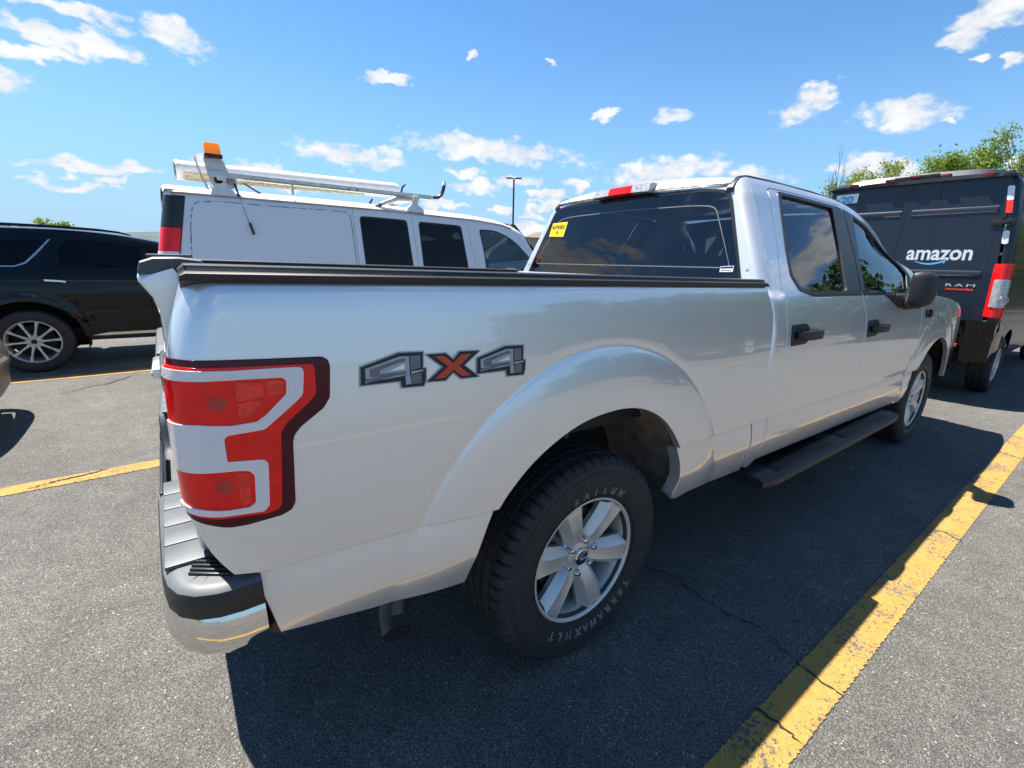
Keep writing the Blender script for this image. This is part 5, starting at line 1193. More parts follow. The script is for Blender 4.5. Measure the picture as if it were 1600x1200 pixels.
suv = dict(half=[(.30, .90), (.45, .955), (.7, .978), (.95, .985), (1.10, .972), (1.20, .948), (1.27, .922)], zb=1.27, zt=1.68, tum=.38, xr=-1.14, xf=3.62, wb=2.85, ar=.50, az=.385, zlo=.37, paint=BLACKP, rd=.14, rx0=.3, rx1=1.52, rxa=-.86, rdb=.05,
           panels=suv_panels, glass=[('q', suv_q), ('r', suv_r), ('f', suv_f)], gmat=DARKG,
           trim=[('rocker_chrome', CHROME, [(.555, .432), (.66, .428), (2.26, .428), (2.26, .458), (.72, .460)], .012),
                 ('window_chrome', CHROME, [(-.62, 1.294), (-.02, 1.291), (.085, 1.333), (.19, 1.448), (.325, 1.622), (.312, 1.624), (.175, 1.458), (.075, 1.345), (-.02, 1.302), (-.62, 1.304)], .004),
                 ('rocker_cladding', PLASTIC, [(.52, .372), (2.28, .372), (2.28, .42), (.54, .42)], .008)],
           handles=[(.315, 1.125, CHROME), (1.36, 1.10, CHROME)], ws=(1.52, 2.30, 1.17), bl=(-.86, -1.06, 1.25), hood=(2.26, 3.52, 1.17, 1.0), zh=1.0,
           fz=[([(1.06, .12), (.95, .02), (.72, 0), (.5, 0), (.34, .04)], BLACKP)], rz=[([(1.27, .06), (1.1, .02), (.8, 0), (.62, .0)], BLACKP), ([(.62, -.01), (.5, 0), (.36, .05)], PLASTIC)], track=.86, R=.385, wheel=SUV_W, wrot=.1, seat=1.55, sz=.72)
SUVX, SUVY = -2.53, 7.08
SUVT, S_suv = build_car('sport_utility_car', 'black sport utility car with chrome door handle and ten spoke wheel beyond the white van', 'car', (SUVX, SUVY), suv)
for sg in (-1, 1):
    g = G().mat(BLACKP); g.tube([(SUVX + x, SUVY + sg * y, z) for x, y, z in ((-.85, .70, 1.72), (-.80, .70, 1.765), (-.2, .71, 1.785), (.4, .71, 1.78), (.8, .70, 1.762), (1.0, .695, 1.742), (1.12, .69, 1.71))], [.010, .016, .018, .018, .016, .013, .008], 8); g.obj('roof_rail', SUVT)
    g = G().mat(MAROON); g.box((SUVX - 1.03, SUVY + sg * .82, 1.10), (.16, .2, .16), None, .04); g.obj('tail_lamp', SUVT)
    g = G().mat(CLEARL); g.box((SUVX + 3.38, SUVY + sg * .72, .93), (.24, .34, .12), Matrix.Rotation(sg * -.5, 3, 'Z'), .04); g.obj('headlamp', SUVT)
    g = G().mat(BLACKP); g.box((SUVX + 2.02, SUVY + sg * 1.06, 1.24), (.10, .22, .15), None, .04); g.obj('side_mirror', SUVT)
    g = G().mat(GAP); g.box((SUVX - 1.125, SUVY + sg * 0.0, .78), (.02, .5, .12)) if sg > 0 else None
c = copy_tree(SUVT); c.location = (11.4, -7.3, 0); tag(c, 'black sport utility car parked two bays to the right, mirrored in the pickup doors')
c = copy_tree(SUVT); c.location = (13.5, -3.5, 0); tag(c, 'black sport utility car parked ahead in the next bay beyond the delivery van')
c = copy_tree(SUVT); c.location = (-9.2, 3.2, 0); tag(c, 'black sport utility car parked in the row behind the pickup, mirrored in its rear window')

# champagne sedan whose nose just enters at the left edge
SED_W = [plain_tyre(.325, .215, .21), alloy_wheel(8, .325, .215, .21, 0)]
sed_g = [(.15, .98), (1.95, .93), (1.35, 1.28), (1.1, 1.32), (.45, 1.32)]
def sed_panels(A, dz):
    bodyp = [(-.98, .40), (-.6, .32)] + A(0, 180 - dz, dz) + [(2.25, .24)] + A(2.75, 180 - dz, dz) + [(3.25, .35), (3.30, .60), (3.2, .70), (2.4, .86), (2.1, .915), (-.1, .96), (-.9, .92), (-1.02, .7)]
    up_ = [(-.1, .963), (2.1, .918), (2.22, .90), (1.45, 1.36), (1.15, 1.39), (.4, 1.39), (-.45, .99)]
    return [('side_panel', bodyp, []), ('window_frame', up_, [sed_g])]
sed = dict(half=[(.22, .84), (.4, .89), (.65, .905), (.85, .885), (.95, .86)], zb=.95, zt=1.33, tum=.42, xr=-1.05, xf=3.55, wb=2.75, ar=.36, az=.335, zlo=.26, paint=TAN, rd=.10, rx0=.5, rx1=1.2, rxa=.3, panels=sed_panels, glass=[('s', sed_g)], gmat=PRIVACY, trim=[], handles=[(.3, .86, TAN), (1.25, .84, TAN)],
           ws=(1.2, 2.1, .92), bl=(.3, -.45, .98), hood=(2.1, 3.42, .90, .72), zh=.7, fz=[([(.73, .10), (.69, .035), (.60, .0), (.50, 0.0)], TAN), ([(.50, .0), (.42, .02), (.3, .03), (.22, .08)], SATIN)], rz=[([(.95, .06), (.8, .0), (.5, 0), (.26, .06)], TAN)], track=.79, R=.325, wheel=SED_W, seat=1.3, sz=.5)
sedT, _s = build_car('sedan', 'champagne sedan whose rounded nose just enters at the left edge', 'car', (-2.345 - 3.55, 3.62), sed)
g = G().mat(TAN); g.loft([[(sedT.location.x - .45 + .42 * 0, 3.66 + y, z) for y, z in ((-.78, .97), (.78, .97), (.78, .95), (-.78, .95))], [(sedT.location.x - 1.0, 3.66 + y, z) for y, z in ((-.75, .94), (.75, .94), (.75, .92), (-.75, .92))]]); g.obj('boot_lid', sedT)

# ---------------------------------------------------------------- white cargo van with ladder rack
VX, VY = 1.7, 4.0
VAN = thing('cargo_van', 'dirty white cargo van with a roof ladder rack and an amber beacon', 'van', (VX, VY, 0))
VH = cr([(.42, .93), (.55, .975), (.8, 1.0), (1.05, 1.006), (1.3, 1.0)]); VF0 = math.atan(.12); VR = .11; VZT = 1.93
def vxr(z): return -1.165 + max(0, z - 1.3) * .20
def vroof(x): return -.02 * max(0, (x - .8)) ** 1.0 - .10 * max(0, (x - 2.1) / .6) ** 2
def v_half(x, z):
    y = VH(z) if z <= 1.3 else 1.0 - (z - 1.3) * .12
    return y - .10 * max(0, (x - 3.5) / 1.0) ** 2
def S_van(a, b):
    if b <= VZT: y = v_half(a, b); z = b + vroof(a) * sstep(1.35, VZT, b)
    else:
        t = VF0 + (b - VZT) / VR; y = v_half(a, VZT) - VR * math.cos(VF0) + VR * math.cos(t); z = VZT - VR * math.sin(VF0) + VR * math.sin(t) + vroof(a)
    x = a; rc = .10; xb = vxr(min(b, 2.0)) + rc
    if a < xb:
        t = (xb - a) / rc
        if t < PI / 2: x = xb - rc * math.sin(t); y -= rc * (1 - math.cos(t))
        else: x = xb - rc; y -= rc + (t - PI / 2) * rc
    return (x, VY - y, z)
VBT = VZT + VR * (math.radians(70) - VF0)
VO = {-1: (0, -1, .01), 1: (0, 1, .01)}
vmir = lambda a, b: (lambda p: (p[0], 2 * VY - p[1], p[2]))(S_van(a, b))
ra = .12                                       # rear axle
varc = lambda c, a0, a1: [(c + q[0], q[1]) for q in arc(0, .40, .45, a0, a1, 18)]
s1 = [(.525, VBT - .03), (.528, 1.95), (.535, 1.7), (.549, 1.40), (.556, 1.1), (.56, .52)]
s2 = [(1.170, VBT - .03), (1.178, 1.95), (1.195, 1.7), (1.225, 1.396), (1.235, 1.1), (1.24, .50)]
s3 = [(1.868, VBT - .03), (1.885, 1.93), (1.93, 1.7), (1.985, 1.40), (2.0, 1.1), (2.0, .50)]
VW1 = [(.589, 1.905), (1.120, 1.905), (1.160, 1.395), (1.166, 1.27), (.618, 1.27), (.609, 1.408)]
VW2 = [(1.250, 1.903), (1.805, 1.903), (1.875, 1.41), (1.88, 1.27), (1.282, 1.27), (1.275, 1.393)]
VW3 = [(2.050, 1.880), (2.30, 1.890), (2.50, 1.862), (2.66, 1.80), (2.86, 1.62), (3.02, 1.42), (3.02, 1.27), (2.135, 1.27), (2.10, 1.60)]
PANEL = [(-.905, .90), (-.899, 1.464), (-.872, 1.729), (-.846, 1.857), (-.815, 1.906), (-.655, 1.926), (-.25, 1.922), (.40, 1.926), (.470, 1.918), (.492, 1.885), (.505, 1.65), (.511, 1.461), (.515, .90)]
for sg in (-1, 1):
    S = S_van if sg < 0 else vmir; O = VO[sg]
    rear = [(vxr(b) + .10 - .157 - .02, b) for b in (.55, .9, 1.3, 1.6, 1.95, VBT)]
    g = G().mat(WHITE); g.panel(rear + [(.528, VBT), (.5225, VBT - .03)] + shift(s1[1:], -.0035) + [(ra + .45, .5)] + varc(ra, 12, 168) + [(-.5, .5), (-.9, .52)], S, O, res=.04, flange=.02); side = g.obj('rear_side', VAN)
    g = G().mat(WHITE); g.panel(rounded(PANEL, .02, 3), S, O, res=.05, flange=.006, edge=.004, off=.006); g.obj('pressed_panel', side)
    if sg < 0:
        g = G().mat(SEALANT); rg = random.Random(8); ring = densify(rounded(PANEL, .02, 3), .03)
        for i in range(len(ring)):
            if rg.random() < .25 or ring[i][1] < .95: continue
            a, b = Vector(ring[i]), Vector(ring[(i + 1) % len(ring)]); t = (b - a).normalized(); nn = Vector((-t.y, t.x)); w = rg.uniform(.003, .0065)
            pr4 = [(a - t * .002 + nn * (.0045 - w)), (b + t * .002 + nn * (.0045 - w)), (b + nn * (.0045 + w)), (a + nn * (.0045 + w))]
            vs = [Vector(S(*q)) for q in pr4]; g.add([(v.x, v.y - .0042, v.z) for v in vs], [(0, 1, 2, 3)])
        tag(g.obj('sealant_line', side, ang=None), kind='stuff')
    for nm, sa, sb_, win, frame in (('side_door', s1, s2, VW1, 1), ('side_door', s2, s3, VW2, 1)):
        g = G().mat(WHITE); w_ = rounded(win, .045, 4); g.panel(shift(sa[::-1], .0035) + shift(sb_, -.0035), S, O, holes=[w_], res=.05, flange=.02); d = g.obj(nm, VAN)
        cxw, czw = np.mean(np.array(win), 0); inn = [(cxw + (a - cxw) * .955, czw + (b - czw) * .955) for a, b in w_]
        g = G().mat(SATIN); g.panel(w_, S, O, holes=[inn], res=.05, flange=.004, edge=.001, off=-.002); g.obj('window_seal', d)
        g = G().mat(DARKG); g.panel(w_, S, O, res=.08, flange=0, off=-.005); g.obj('window_pane', d)
    g = G().mat(WHITE); w_ = rounded(VW3, .04, 4)
    g.panel(shift(s3[::-1], .0035) + [(2.40, VBT - .03), (2.62, 1.94), (2.84, 1.76), (3.10, 1.49), (3.16, 1.36), (3.10, .9), (3.02, .5)], S, O, holes=[w_], res=.05, flange=.02); d = g.obj('front_door', VAN)
    inn = [(2.5 + (a - 2.5) * .96, 1.57 + (b - 1.57) * .95) for a, b in w_]
    g = G().mat(SATIN); g.panel(w_, S, O, holes=[inn], res=.05, flange=.004, edge=.001, off=-.002); g.obj('window_seal', d)
    g = G().mat(CLEARG); g.panel(w_, S, O, res=.08, flange=0, off=-.005); g.obj('window_pane', d)
    g = G().mat(WHITE); g.panel([(3.03, .5)] + varc(3.53, 168, 12) + [(4.15, .5), (4.38, .62), (4.42, .95), (4.35, 1.12), (3.9, 1.24), (3.3, 1.33), (3.165, 1.355), (3.105, .9)], S, O, res=.05, flange=.02); g.obj('front_wing', VAN)
    g = G().mat(WHITE); g.panel([(.53, VBT - .026), (2.405, VBT - .026), (2.625, 1.945), (2.845, 1.765), (3.11, 1.49), (3.17, 1.362), (3.24, 1.36), (2.96, 1.76), (2.72, 2.0), (2.5, VBT + .02), (.53, VBT + .02)], S, O, res=.04, flange=.01); g.obj('roof_rail', VAN)
    # rear lamp stack on the corner
    lb = lambda z0, z1, ins=0: [(vxr(z) + .10 - .157 - .03 + ins, z) for z in np.linspace(z0, z1, 5)] + [(vxr(z) + .145 - ins, z) for z in np.linspace(z1, z0, 5)]
    lamp = G().mat(MAROON).panel(lb(1.15, 1.695), S, O, res=.03, flange=.01, off=.004).obj('tail_lamp', VAN)
    for z0, z1, m, nm in ((1.50, 1.688, REDL, 'red_lens'), (1.447, 1.495, WHITEPL, 'clear_lens'), (1.16, 1.442, REDL, 'red_lens')): G().mat(m).panel(lb(z0, z1, .008), S, O, res=.03, flange=.004, edge=.0015, off=.009).obj(nm, lamp)
    G().mat(SATIN).panel(lb(1.70, 1.955), S, O, res=.03, flange=.01, off=.005).obj('corner_cover', VAN)
def Sv_back(y, z): return (vxr(z), VY + y, z)
g = G().mat(WHITE); g.panel([(-.90, .5), (.90, .5), (.90, 1.3), (.82, 2.0), (-.82, 2.0), (-.90, 1.3)], Sv_back, (-1, 0, 0), res=.1, flange=.02, off=.002); bk = g.obj('back_doors', VAN)
for sg in (-1, 1): g = G().mat(DARKG); g.panel(rounded([(sg * .06, 1.28), (sg * .74, 1.28), (sg * .70, 1.82), (sg * .06, 1.82)], .05, 4), Sv_back, (-1, 0, 0), res=.1, flange=.004, off=.006); g.obj('window_pane', bk)
g = G().mat(WHITE); ROOFR = []
for x in (-1.04, -1.02, -.9, 0, 1, 2, 2.4, 2.70):
    zc = VZT + vroof(x) + .098 - (.03 if x < -1.03 else 0); ROOFR.append([(x, VY + w * .875, zc + .075 * (1 - w * w) ** .9 - (.02 if abs(w) == 1 else 0)) for w in np.linspace(-1, 1, 15)])
g.loft(ROOFR, closed=False, caps=False); g.obj('roof', VAN)
for sg in (-1, 1):                                  # faded drip rail
    g = G().mat(OLDPINK); g.loft([[(x, VY + sg * (v_half(x, VZT) - .022 + dy), VZT + vroof(x) + .050 + dz) for dy, dz in ((-.01, -.012), (.016, -.006), (.018, .006), (-.01, .008))] for x in (-.99, -.5, .2, .9, 1.5, 2.0, 2.4, 2.55)]); g.obj('drip_rail', VAN)
g = G().mat(CLEARG); g.loft([[(2.70 + .62 * t + .14 * (1 - q * q), VY + q * (.80 + .09 * t), 2.0 - .05 - .62 * t + .06 * (1 - q * q) * (1 - t)) for q in np.linspace(-1, 1, 11)] for t in np.linspace(0, 1, 6)], closed=False, caps=False); g.obj('windscreen', VAN)
g = G().mat(WHITE); g.loft([[(3.22 + 1.2 * t + .08 * (1 - q * q), VY + q * (.90 - .04 * t), 1.36 - .10 * t - .10 * t ** 3 + .03 * (1 - q * q)) for q in np.linspace(-1, 1, 11)] for t in np.linspace(0, 1, 7)], closed=False, caps=False); g.obj('bonnet', VAN)
g = G().mat(SATIN); g.box((4.40, VY, .92), (.10, 1.6, .36), None, .04); g.obj('grille', VAN)
g = G().mat(GREYPL); g.box((4.46, VY, .58), (.20, 1.86, .26), None, .08); g.obj('front_bumper', VAN)
g = G().mat(GREYPL); g.box((-1.20, VY, .56), (.16, 1.80, .16), None, .04); g.obj('rear_bumper', VAN)
g = G().mat(DARK); g.box((1.6, VY, .50), (5.3, 1.7, .12)); g.box((2.05, VY, 1.15), (.03, 1.7, 1.2)); g.box((.5, VY, .9), (3.0, .02, .6)); g.obj('underbody', VAN)
g = G().mat(SEAT); seat_low(g, 2.5, VY - .5, .95); seat_low(g, 2.5, VY + .5, .95); g.obj('front_seat', VAN)
g = G().mat(SATIN); g.loft([[(x, VY + y, z) for x, z in ((2.95, 1.1), (2.92, 1.25), (3.05, 1.34), (3.3, 1.34), (3.3, 1.1))] for y in (-.88, 0, .88)]); c = Vector((2.78, VY + .48, 1.36)); a_ = Vector((0, 1, 0)); b_ = Vector((.45, 0, .9)).normalized()
g.tube([c + (a_ * math.cos(t) + b_ * math.sin(t)) * .20 for t in np.linspace(0, 2 * PI, 33)], .015, 8, cap=False); g.tube([c - a_ * .19, c + a_ * .19], .012, 6); g.obj('dashboard', VAN)
g = G().mat(SEAT); g.add([(2.56, VY - .84, 1.80), (2.66, VY - .84, 1.79), (2.70, VY - .83, 1.71), (2.60, VY - .84, 1.66), (2.53, VY - .84, 1.73), (2.56, VY - .838, 1.80), (2.66, VY - .838, 1.79), (2.70, VY - .828, 1.71), (2.60, VY - .838, 1.66), (2.53, VY - .838, 1.73)], [(4, 3, 2, 1, 0), (5, 6, 7, 8, 9)] + [(i, (i + 1) % 5, 5 + (i + 1) % 5, 5 + i) for i in range(5)]); g.tube([(2.62, VY - .838, 1.86), (2.62, VY - .838, 1.78)], .003, 5); g.obj('hanging_tag', VAN)
VTY = plain_tyre(.375, .215, .245)
for c in (ra, 3.53):
    for sg in (-1, 1): add_wheel(VAN, (VX, VY, 0), (c, VY + sg * .86, .375), sg > 0, [VTY, SED_W[1]], nuts=None)
# partition mesh inside, seen through the second side window
g = G().mat(STEEL)
for k in range(5): g.box((2.03, VY + .1 + k * .07, 1.62), (.008, .008, .28)); g.box((2.03, VY + .24, 1.5 + k * .06), (.008, .30, .008))
tag(g.obj('partition_mesh', VAN), kind='stuff')
# ladder rack: two cross bars on feet, side beam, carrier tube, hooks
rack = G().mat(ALUM); rack.box((.37, 3.125, 2.176), (2.13, .045, .012)); rack.box((.37, 3.104, 2.158), (2.13, .005, .040)); rack.box((.37, 3.125, 2.140), (2.13, .045, .005)); rk = rack.obj('ladder_rack', VAN)
g = G().mat(YTAPE); g.box((.05, 3.0995, 2.146), (.95, .003, .014)); g.box((.93, 3.0995, 2.144), (.46, .003, .013)); g.obj('aged_tape', rk)
g = G().mat(STEEL)
for x in (.52, .60): g.lathe([(0, -.012), (.011, -.010), (.012, 0), (0, 0)], 12, 'y', (x, 3.102, 2.158))
tag(g.obj('bolt', rk), kind='stuff')
for x in (-.60, 1.24):
    g = G().mat(WHITEPL); g.box((x, VY, 2.135), (.07, 1.86, .045), None, .008)
    for sg in (-1, 1):
        g.loft([[(x + dx, VY + sg * (.86 + dy), 1.985) for dx, dy in ((-.10, -.05), (.10, -.05), (.10, .06), (-.10, .06))], [(x + dx, VY + sg * (.86 + dy), 2.03) for dx, dy in ((-.085, -.05), (.085, -.05), (.085, .05), (-.085, .05))], [(x + dx, VY + sg * (.86 + dy), 2.065) for dx, dy in ((-.035, -.03), (.035, -.03), (.035, .03), (-.035, .03))], [(x + dx, VY + sg * (.86 + dy), 2.15) for dx, dy in ((-.03, -.025), (.03, -.025), (.03, .025), (-.03, .025))]])
    g.obj('cross_bar', rk)
g = G().mat(WHITEPL); g.prism([(-.715, 2.29), (-.565, 2.285), (-.535, 2.19), (-.48, 2.16), (-.48, 2.075), (-.53, 2.05), (-.66, 2.05), (-.69, 2.10)], lambda a, b, h: (a, 3.150 + h, b), .012); g.mat(STEEL).lathe([(0, -.014), (.026, -.012), (.03, 0), (0, 0)], 16, 'y', (-.525, 3.150, 2.118)); g.lathe([(0, -.02), (.012, -.018), (.012, 0), (0, 0)], 12, 'y', (-.525, 3.150, 2.118)); g.mat(DARK).lathe([(0, -.04), (.030, -.04), (.034, .0), (0, .0)], 14, 'y', (-.62, 3.150, 2.115)); g.obj('beacon_bracket', rk)
g = G().mat(WHITEPL); g.tube([(.83, 3.15, 2.03), (.93, 3.15, 2.075), (1.05, 3.15, 2.115), (1.2, 3.15, 2.125), (1.3, 3.15, 2.12)], [.02, .022, .025, .026, .02], 8); g.mat(RUST).tube([(.80, 3.15, 2.01), (.86, 3.15, 2.045)], .022, 8); g.obj('rack_arm', rk)
g = G().mat(ALUM); g.tube([(1.40, 3.125, 2.165), (1.46, 3.125, 2.165)], .02, 10); g.mat(SATIN).tube([(1.45, 3.125, 2.165), (1.53, 3.125, 2.17), (1.575, 3.125, 2.205), (1.60, 3.125, 2.26), (1.615, 3.125, 2.315)], [.017, .019, .02, .02, .019], 10); g.mat(WHITEPL).tube([(1.612, 3.125, 2.305), (1.622, 3.13, 2.345)], [.021, .017], 10); g.obj('end_hook', rk)
for x, y in ((1.19, 3.35), (.85, 3.5), (.98, 3.9)):
    g = G().mat(SATIN); g.tube([(x, y, 2.13), (x - .005, y, 2.22), (x + .01, y, 2.27), (x + .045, y, 2.305)] if x > 1.1 else [(x, y, 2.03), (x + .02, y, 2.09), (x + .05, y, 2.13)], .011, 8); g.obj('rack_hook', rk)
g = G().mat(ALUM); g.tube([(-.02, 3.125, 2.14), (-.02, 3.125, 2.05)], [.012, .012], 8); g.box((-.02, 3.125, 2.15), (.06, .03, .02)); g.obj('tie_down', rk)
g = G().mat(WHITEPL); g.tube([(-.90, 3.80, 2.255), (-.88, 3.80, 2.256), (-.86, 3.80, 2.257), (.2, 3.80, 2.275), (1.28, 3.80, 2.29), (1.33, 3.80, 2.29)], [.085, .092, .085, .085, .085, .07], 24); tb = g.obj('carrier_tube', rk)
g = G().mat(YTAPE); g.tube([(-.84, 3.795, 2.252), (.9, 3.795, 2.281)], .0865, 24, cap=False); 
g.v = [v for v in g.v]; g.f = [f for f in g.f if all(g.v[i][2] < 2.252 + (g.v[i][0] + .84) * .0166 - .012 and g.v[i][1] < 3.80 for i in f)]; g.m = [0] * len(g.f); g.obj('aged_tape', tb)
g = G().mat(STEEL); g.tube([(-.905, 3.80 + .06 * math.cos(t), 2.255 + .085 * math.sin(t)) for t in np.linspace(0, 2 * PI, 17)], .006, 6); g.obj('end_latch', tb)
for pts, r in (([(-.745, 3.60, 2.36), (-.74, 3.45, 2.25), (-.72, 3.32, 2.13), (-.69, 3.18, 2.0)], .009), ([(-.50, 3.13, 2.10), (-.485, 3.115, 2.02), (-.48, 3.095, 1.985)], .009), ([(-.42, 3.2, 2.12), (-.30, 3.25, 2.06), (-.16, 3.32, 2.015)], .008), ([(-.16, 3.32, 2.015), (-.12, 3.3, 2.05)], .008)):
    g = G().mat(RUBBER); g.tube(pts, r, 7); g.obj('rubber_strap', rk)
g = G().mat(SEALANT); g.tube([(-.478, 3.093, 1.985), (-.462, 3.065, 1.90), (-.44, 3.04, 1.80), (-.428, 3.035, 1.76)], .0022, 5); g.mat(SATIN).tube([(-.428, 3.033, 1.765), (-.405, 3.018, 1.665)], .0105, 8); g.obj('hanging_cord', rk)
bc = G().mat(SATIN); bc.box((-.64, 3.13, 2.305), (.135, .10, .03), None, .006); bc = bc.obj('beacon', VAN)
g = G().mat(AMBER); g.loft([[(-.64 + a * k - (z - 2.32) * .06, 3.13 + b * k, z) for a, b in rounded([(-.066, -.055), (.066, -.055), (.066, .055), (-.066, .055)], .03, 3)] for z, k in ((2.318, .93), (2.36, .92), (2.39, .89), (2.403, .83), (2.408, .7))]); g.obj('amber_lens', bc)

# ---------------------------------------------------------------- dark delivery van ahead of the pickup
DX, DY = 9.2, 0.0
DV = thing('delivery_van', 'dark blue high roof delivery van with a white amazon mark on its rear doors', 'van', (DX, DY, 0))
DH = cr([(.40, .95), (.6, 1.0), (1.0, 1.025), (1.5, 1.01), (2.0, .965), (2.38, .915)]); DF0 = math.atan(.13); DR = .13; DZT = 2.38
def dxr(z): return 6.12 + max(0, z - .9) * .055
def S_dv(a, b):
    if b <= DZT: y = DH(b); z = b
    else:
        t = DF0 + (b - DZT) / DR; y = DH(DZT) - DR * math.cos(DF0) + DR * math.cos(t); z = DZT - DR * math.sin(DF0) + DR * math.sin(t)
    y -= .10 * max(0, (a - 10.6) / 1.4) ** 2
    x = a; rc = .075; xb = dxr(min(b, 2.5)) + rc
    if a < xb:
        t = (xb - a) / rc
        if t < PI / 2: x = xb - rc * math.sin(t); y -= rc * (1 - math.cos(t))
        else: x = xb - rc; y -= rc + (t - PI / 2) * rc
    return (x, DY - y, z)
dmir = lambda a, b: (lambda p: (p[0], 2 * DY - p[1], p[2]))(S_dv(a, b))
DBT = DZT + DR * (math.radians(80) - DF0)
darc = lambda c, a0, a1: [(c + q[0], q[1]) for q in arc(0, .38, .43, a0, a1, 18)]
D_lamp = lambda b0, b1, ins=0: [(dxr(z) + .075 - .118 - .055 * (1 - abs(z - 1.28) * .2) + ins, z) for z in np.linspace(b0, b1, 4)] + [(dxr(z) + .085 - ins, z) for z in np.linspace(b1, b0, 4)]
for sg in (-1, 1):
    S = S_dv if sg < 0 else dmir; O = VO[sg]
    rear = [(dxr(b) + .075 - .118 - .01, b) for b in (.95, 1.5, 2.0, 2.38, DBT)]
    g = G().mat(NAVY); g.panel(rear + [(10.6, DBT), (11.3, 1.75), (11.6, 1.25), (12.0, 1.0), (12.05, .5)] + darc(11.2, 12, 168) + [(10.5, .42), (7.9, .42)] + darc(7.19, 8, 128), S, O, res=.08, flange=.02); sd = g.obj('side_body', DV)
    g = G().mat(DARKG); g.panel(rounded([(9.95, 1.30), (11.25, 1.28), (10.75, 1.95), (10.0, 1.98)], .06, 4), S, O, res=.15, flange=.004, off=.004); g.obj('window_pane', DV)
    lamp = G().mat(REDL).panel(rounded(D_lamp(1.005, 1.568), .015, 2), S, O, res=.03, flange=.012, off=.012).obj('tail_lamp', DV)
    G().mat(CLEARD).panel(rounded(D_lamp(1.112, 1.402, .026), .012, 2), S, O, res=.02, flange=.004, off=.018).obj('clear_lens', lamp)
    g = G().mat(CHROME); p = S(dxr(1.17) + .02, 1.19); nn = Vector((-.75, sg * .66, 0))
    for k, r in enumerate((.045, .028)): 
        u = Vector((nn.y, -nn.x, 0)); cc = Vector(p) + nn * .026
        g.tube([cc + u * r * math.cos(t) + Vector((0, 0, r * math.sin(t))) for t in np.linspace(0, 2 * PI, 25)], .0035, 5, cap=False)
    g.obj('lamp_reflector', lamp)
    for (z0, z1, m, nm) in ((2.225, 2.37, LETW, 'white_tape'), (2.095, 2.222, REDB, 'red_tape'), (1.778, 1.915, LETW, 'white_tape')):
        G().mat(m).panel(rounded([(dxr(z0) + .075 - .118 - .033, z0), (dxr(z1) + .075 - .118 - .033, z1), (dxr(z1) + .075 - .118 + .018, z1), (dxr(z0) + .075 - .118 + .018, z0)], [.02 if nm == 'white_tape' and z0 < 2 else .003, .018, .018, .02 if nm == 'white_tape' and z0 < 2 else .003], 4), S, O, res=.03, flange=.001, edge=.0004, off=.002).obj(nm, DV)
    for z in (2.0, .90):
        g = G().mat(SATIN); x = dxr(z) - .015
        g.box((x, sg * .86, z), (.05, .10, .035), None, .008); g.box((x + .005, sg * .80, z), (.02, .09, .06), None, .006); g.box((x + .01, sg * .915, z + .0), (.03, .06, .075), None, .006); g.tube([(x - .01, sg * .84, z - .045), (x - .01, sg * .84, z + .045)], .013, 8); g.obj('door_hinge', DV)
    g = G().mat(BLACKP); g.loft([[(x, sg * y, z) for x, y in ((6.66, 1.02), (6.40, 1.03), (6.16, 1.02), (6.055, .93), (6.02, .80), (6.02, .62), (6.10, .62))] for z in (.50, .56, .84, .96)], closed=False, caps=False)
    g.loft([[(x, sg * y, z) for x, y in ((6.66, 1.02), (6.40, 1.03), (6.16, 1.02), (6.055, .93), (6.02, .80), (6.02, .62), (6.10, .62))] for z in (.96,)] + [[(6.2, sg * .9, .962)] * 7], closed=False, caps=False)
    bc_ = g.obj('bumper_corner', DV)
    g = G().mat(REDB); g.box((6.015, sg * .735, .675), (.012, .065, .045), None, .004); g.obj('reflector', bc_)
def Sd_back(y, z): return (dxr(z), DY + y, z)
g = G().mat(NAVY); door_h = [(-.813, .80), (.813, .80), (.8155, 1.4), (.798, 2.45), (-.798, 2.45), (-.8155, 1.4)]
g.panel([(-.90, .62), (.90, .62), (.905, 1.4), (.82, 2.49), (-.82, 2.49), (-.905, 1.4)], Sd_back, (-1, 0, 0), holes=[rounded(door_h, .03, 3)], res=.1, flange=.03, off=.001); g.obj('rear_frame', DV)
g = G().mat(GAP); g.box((6.24, 0, 1.65), (.02, 1.66, 1.75)); g.obj('door_gap', DV)
def lineA(z): return -.013 + (2.466 - z) * .055
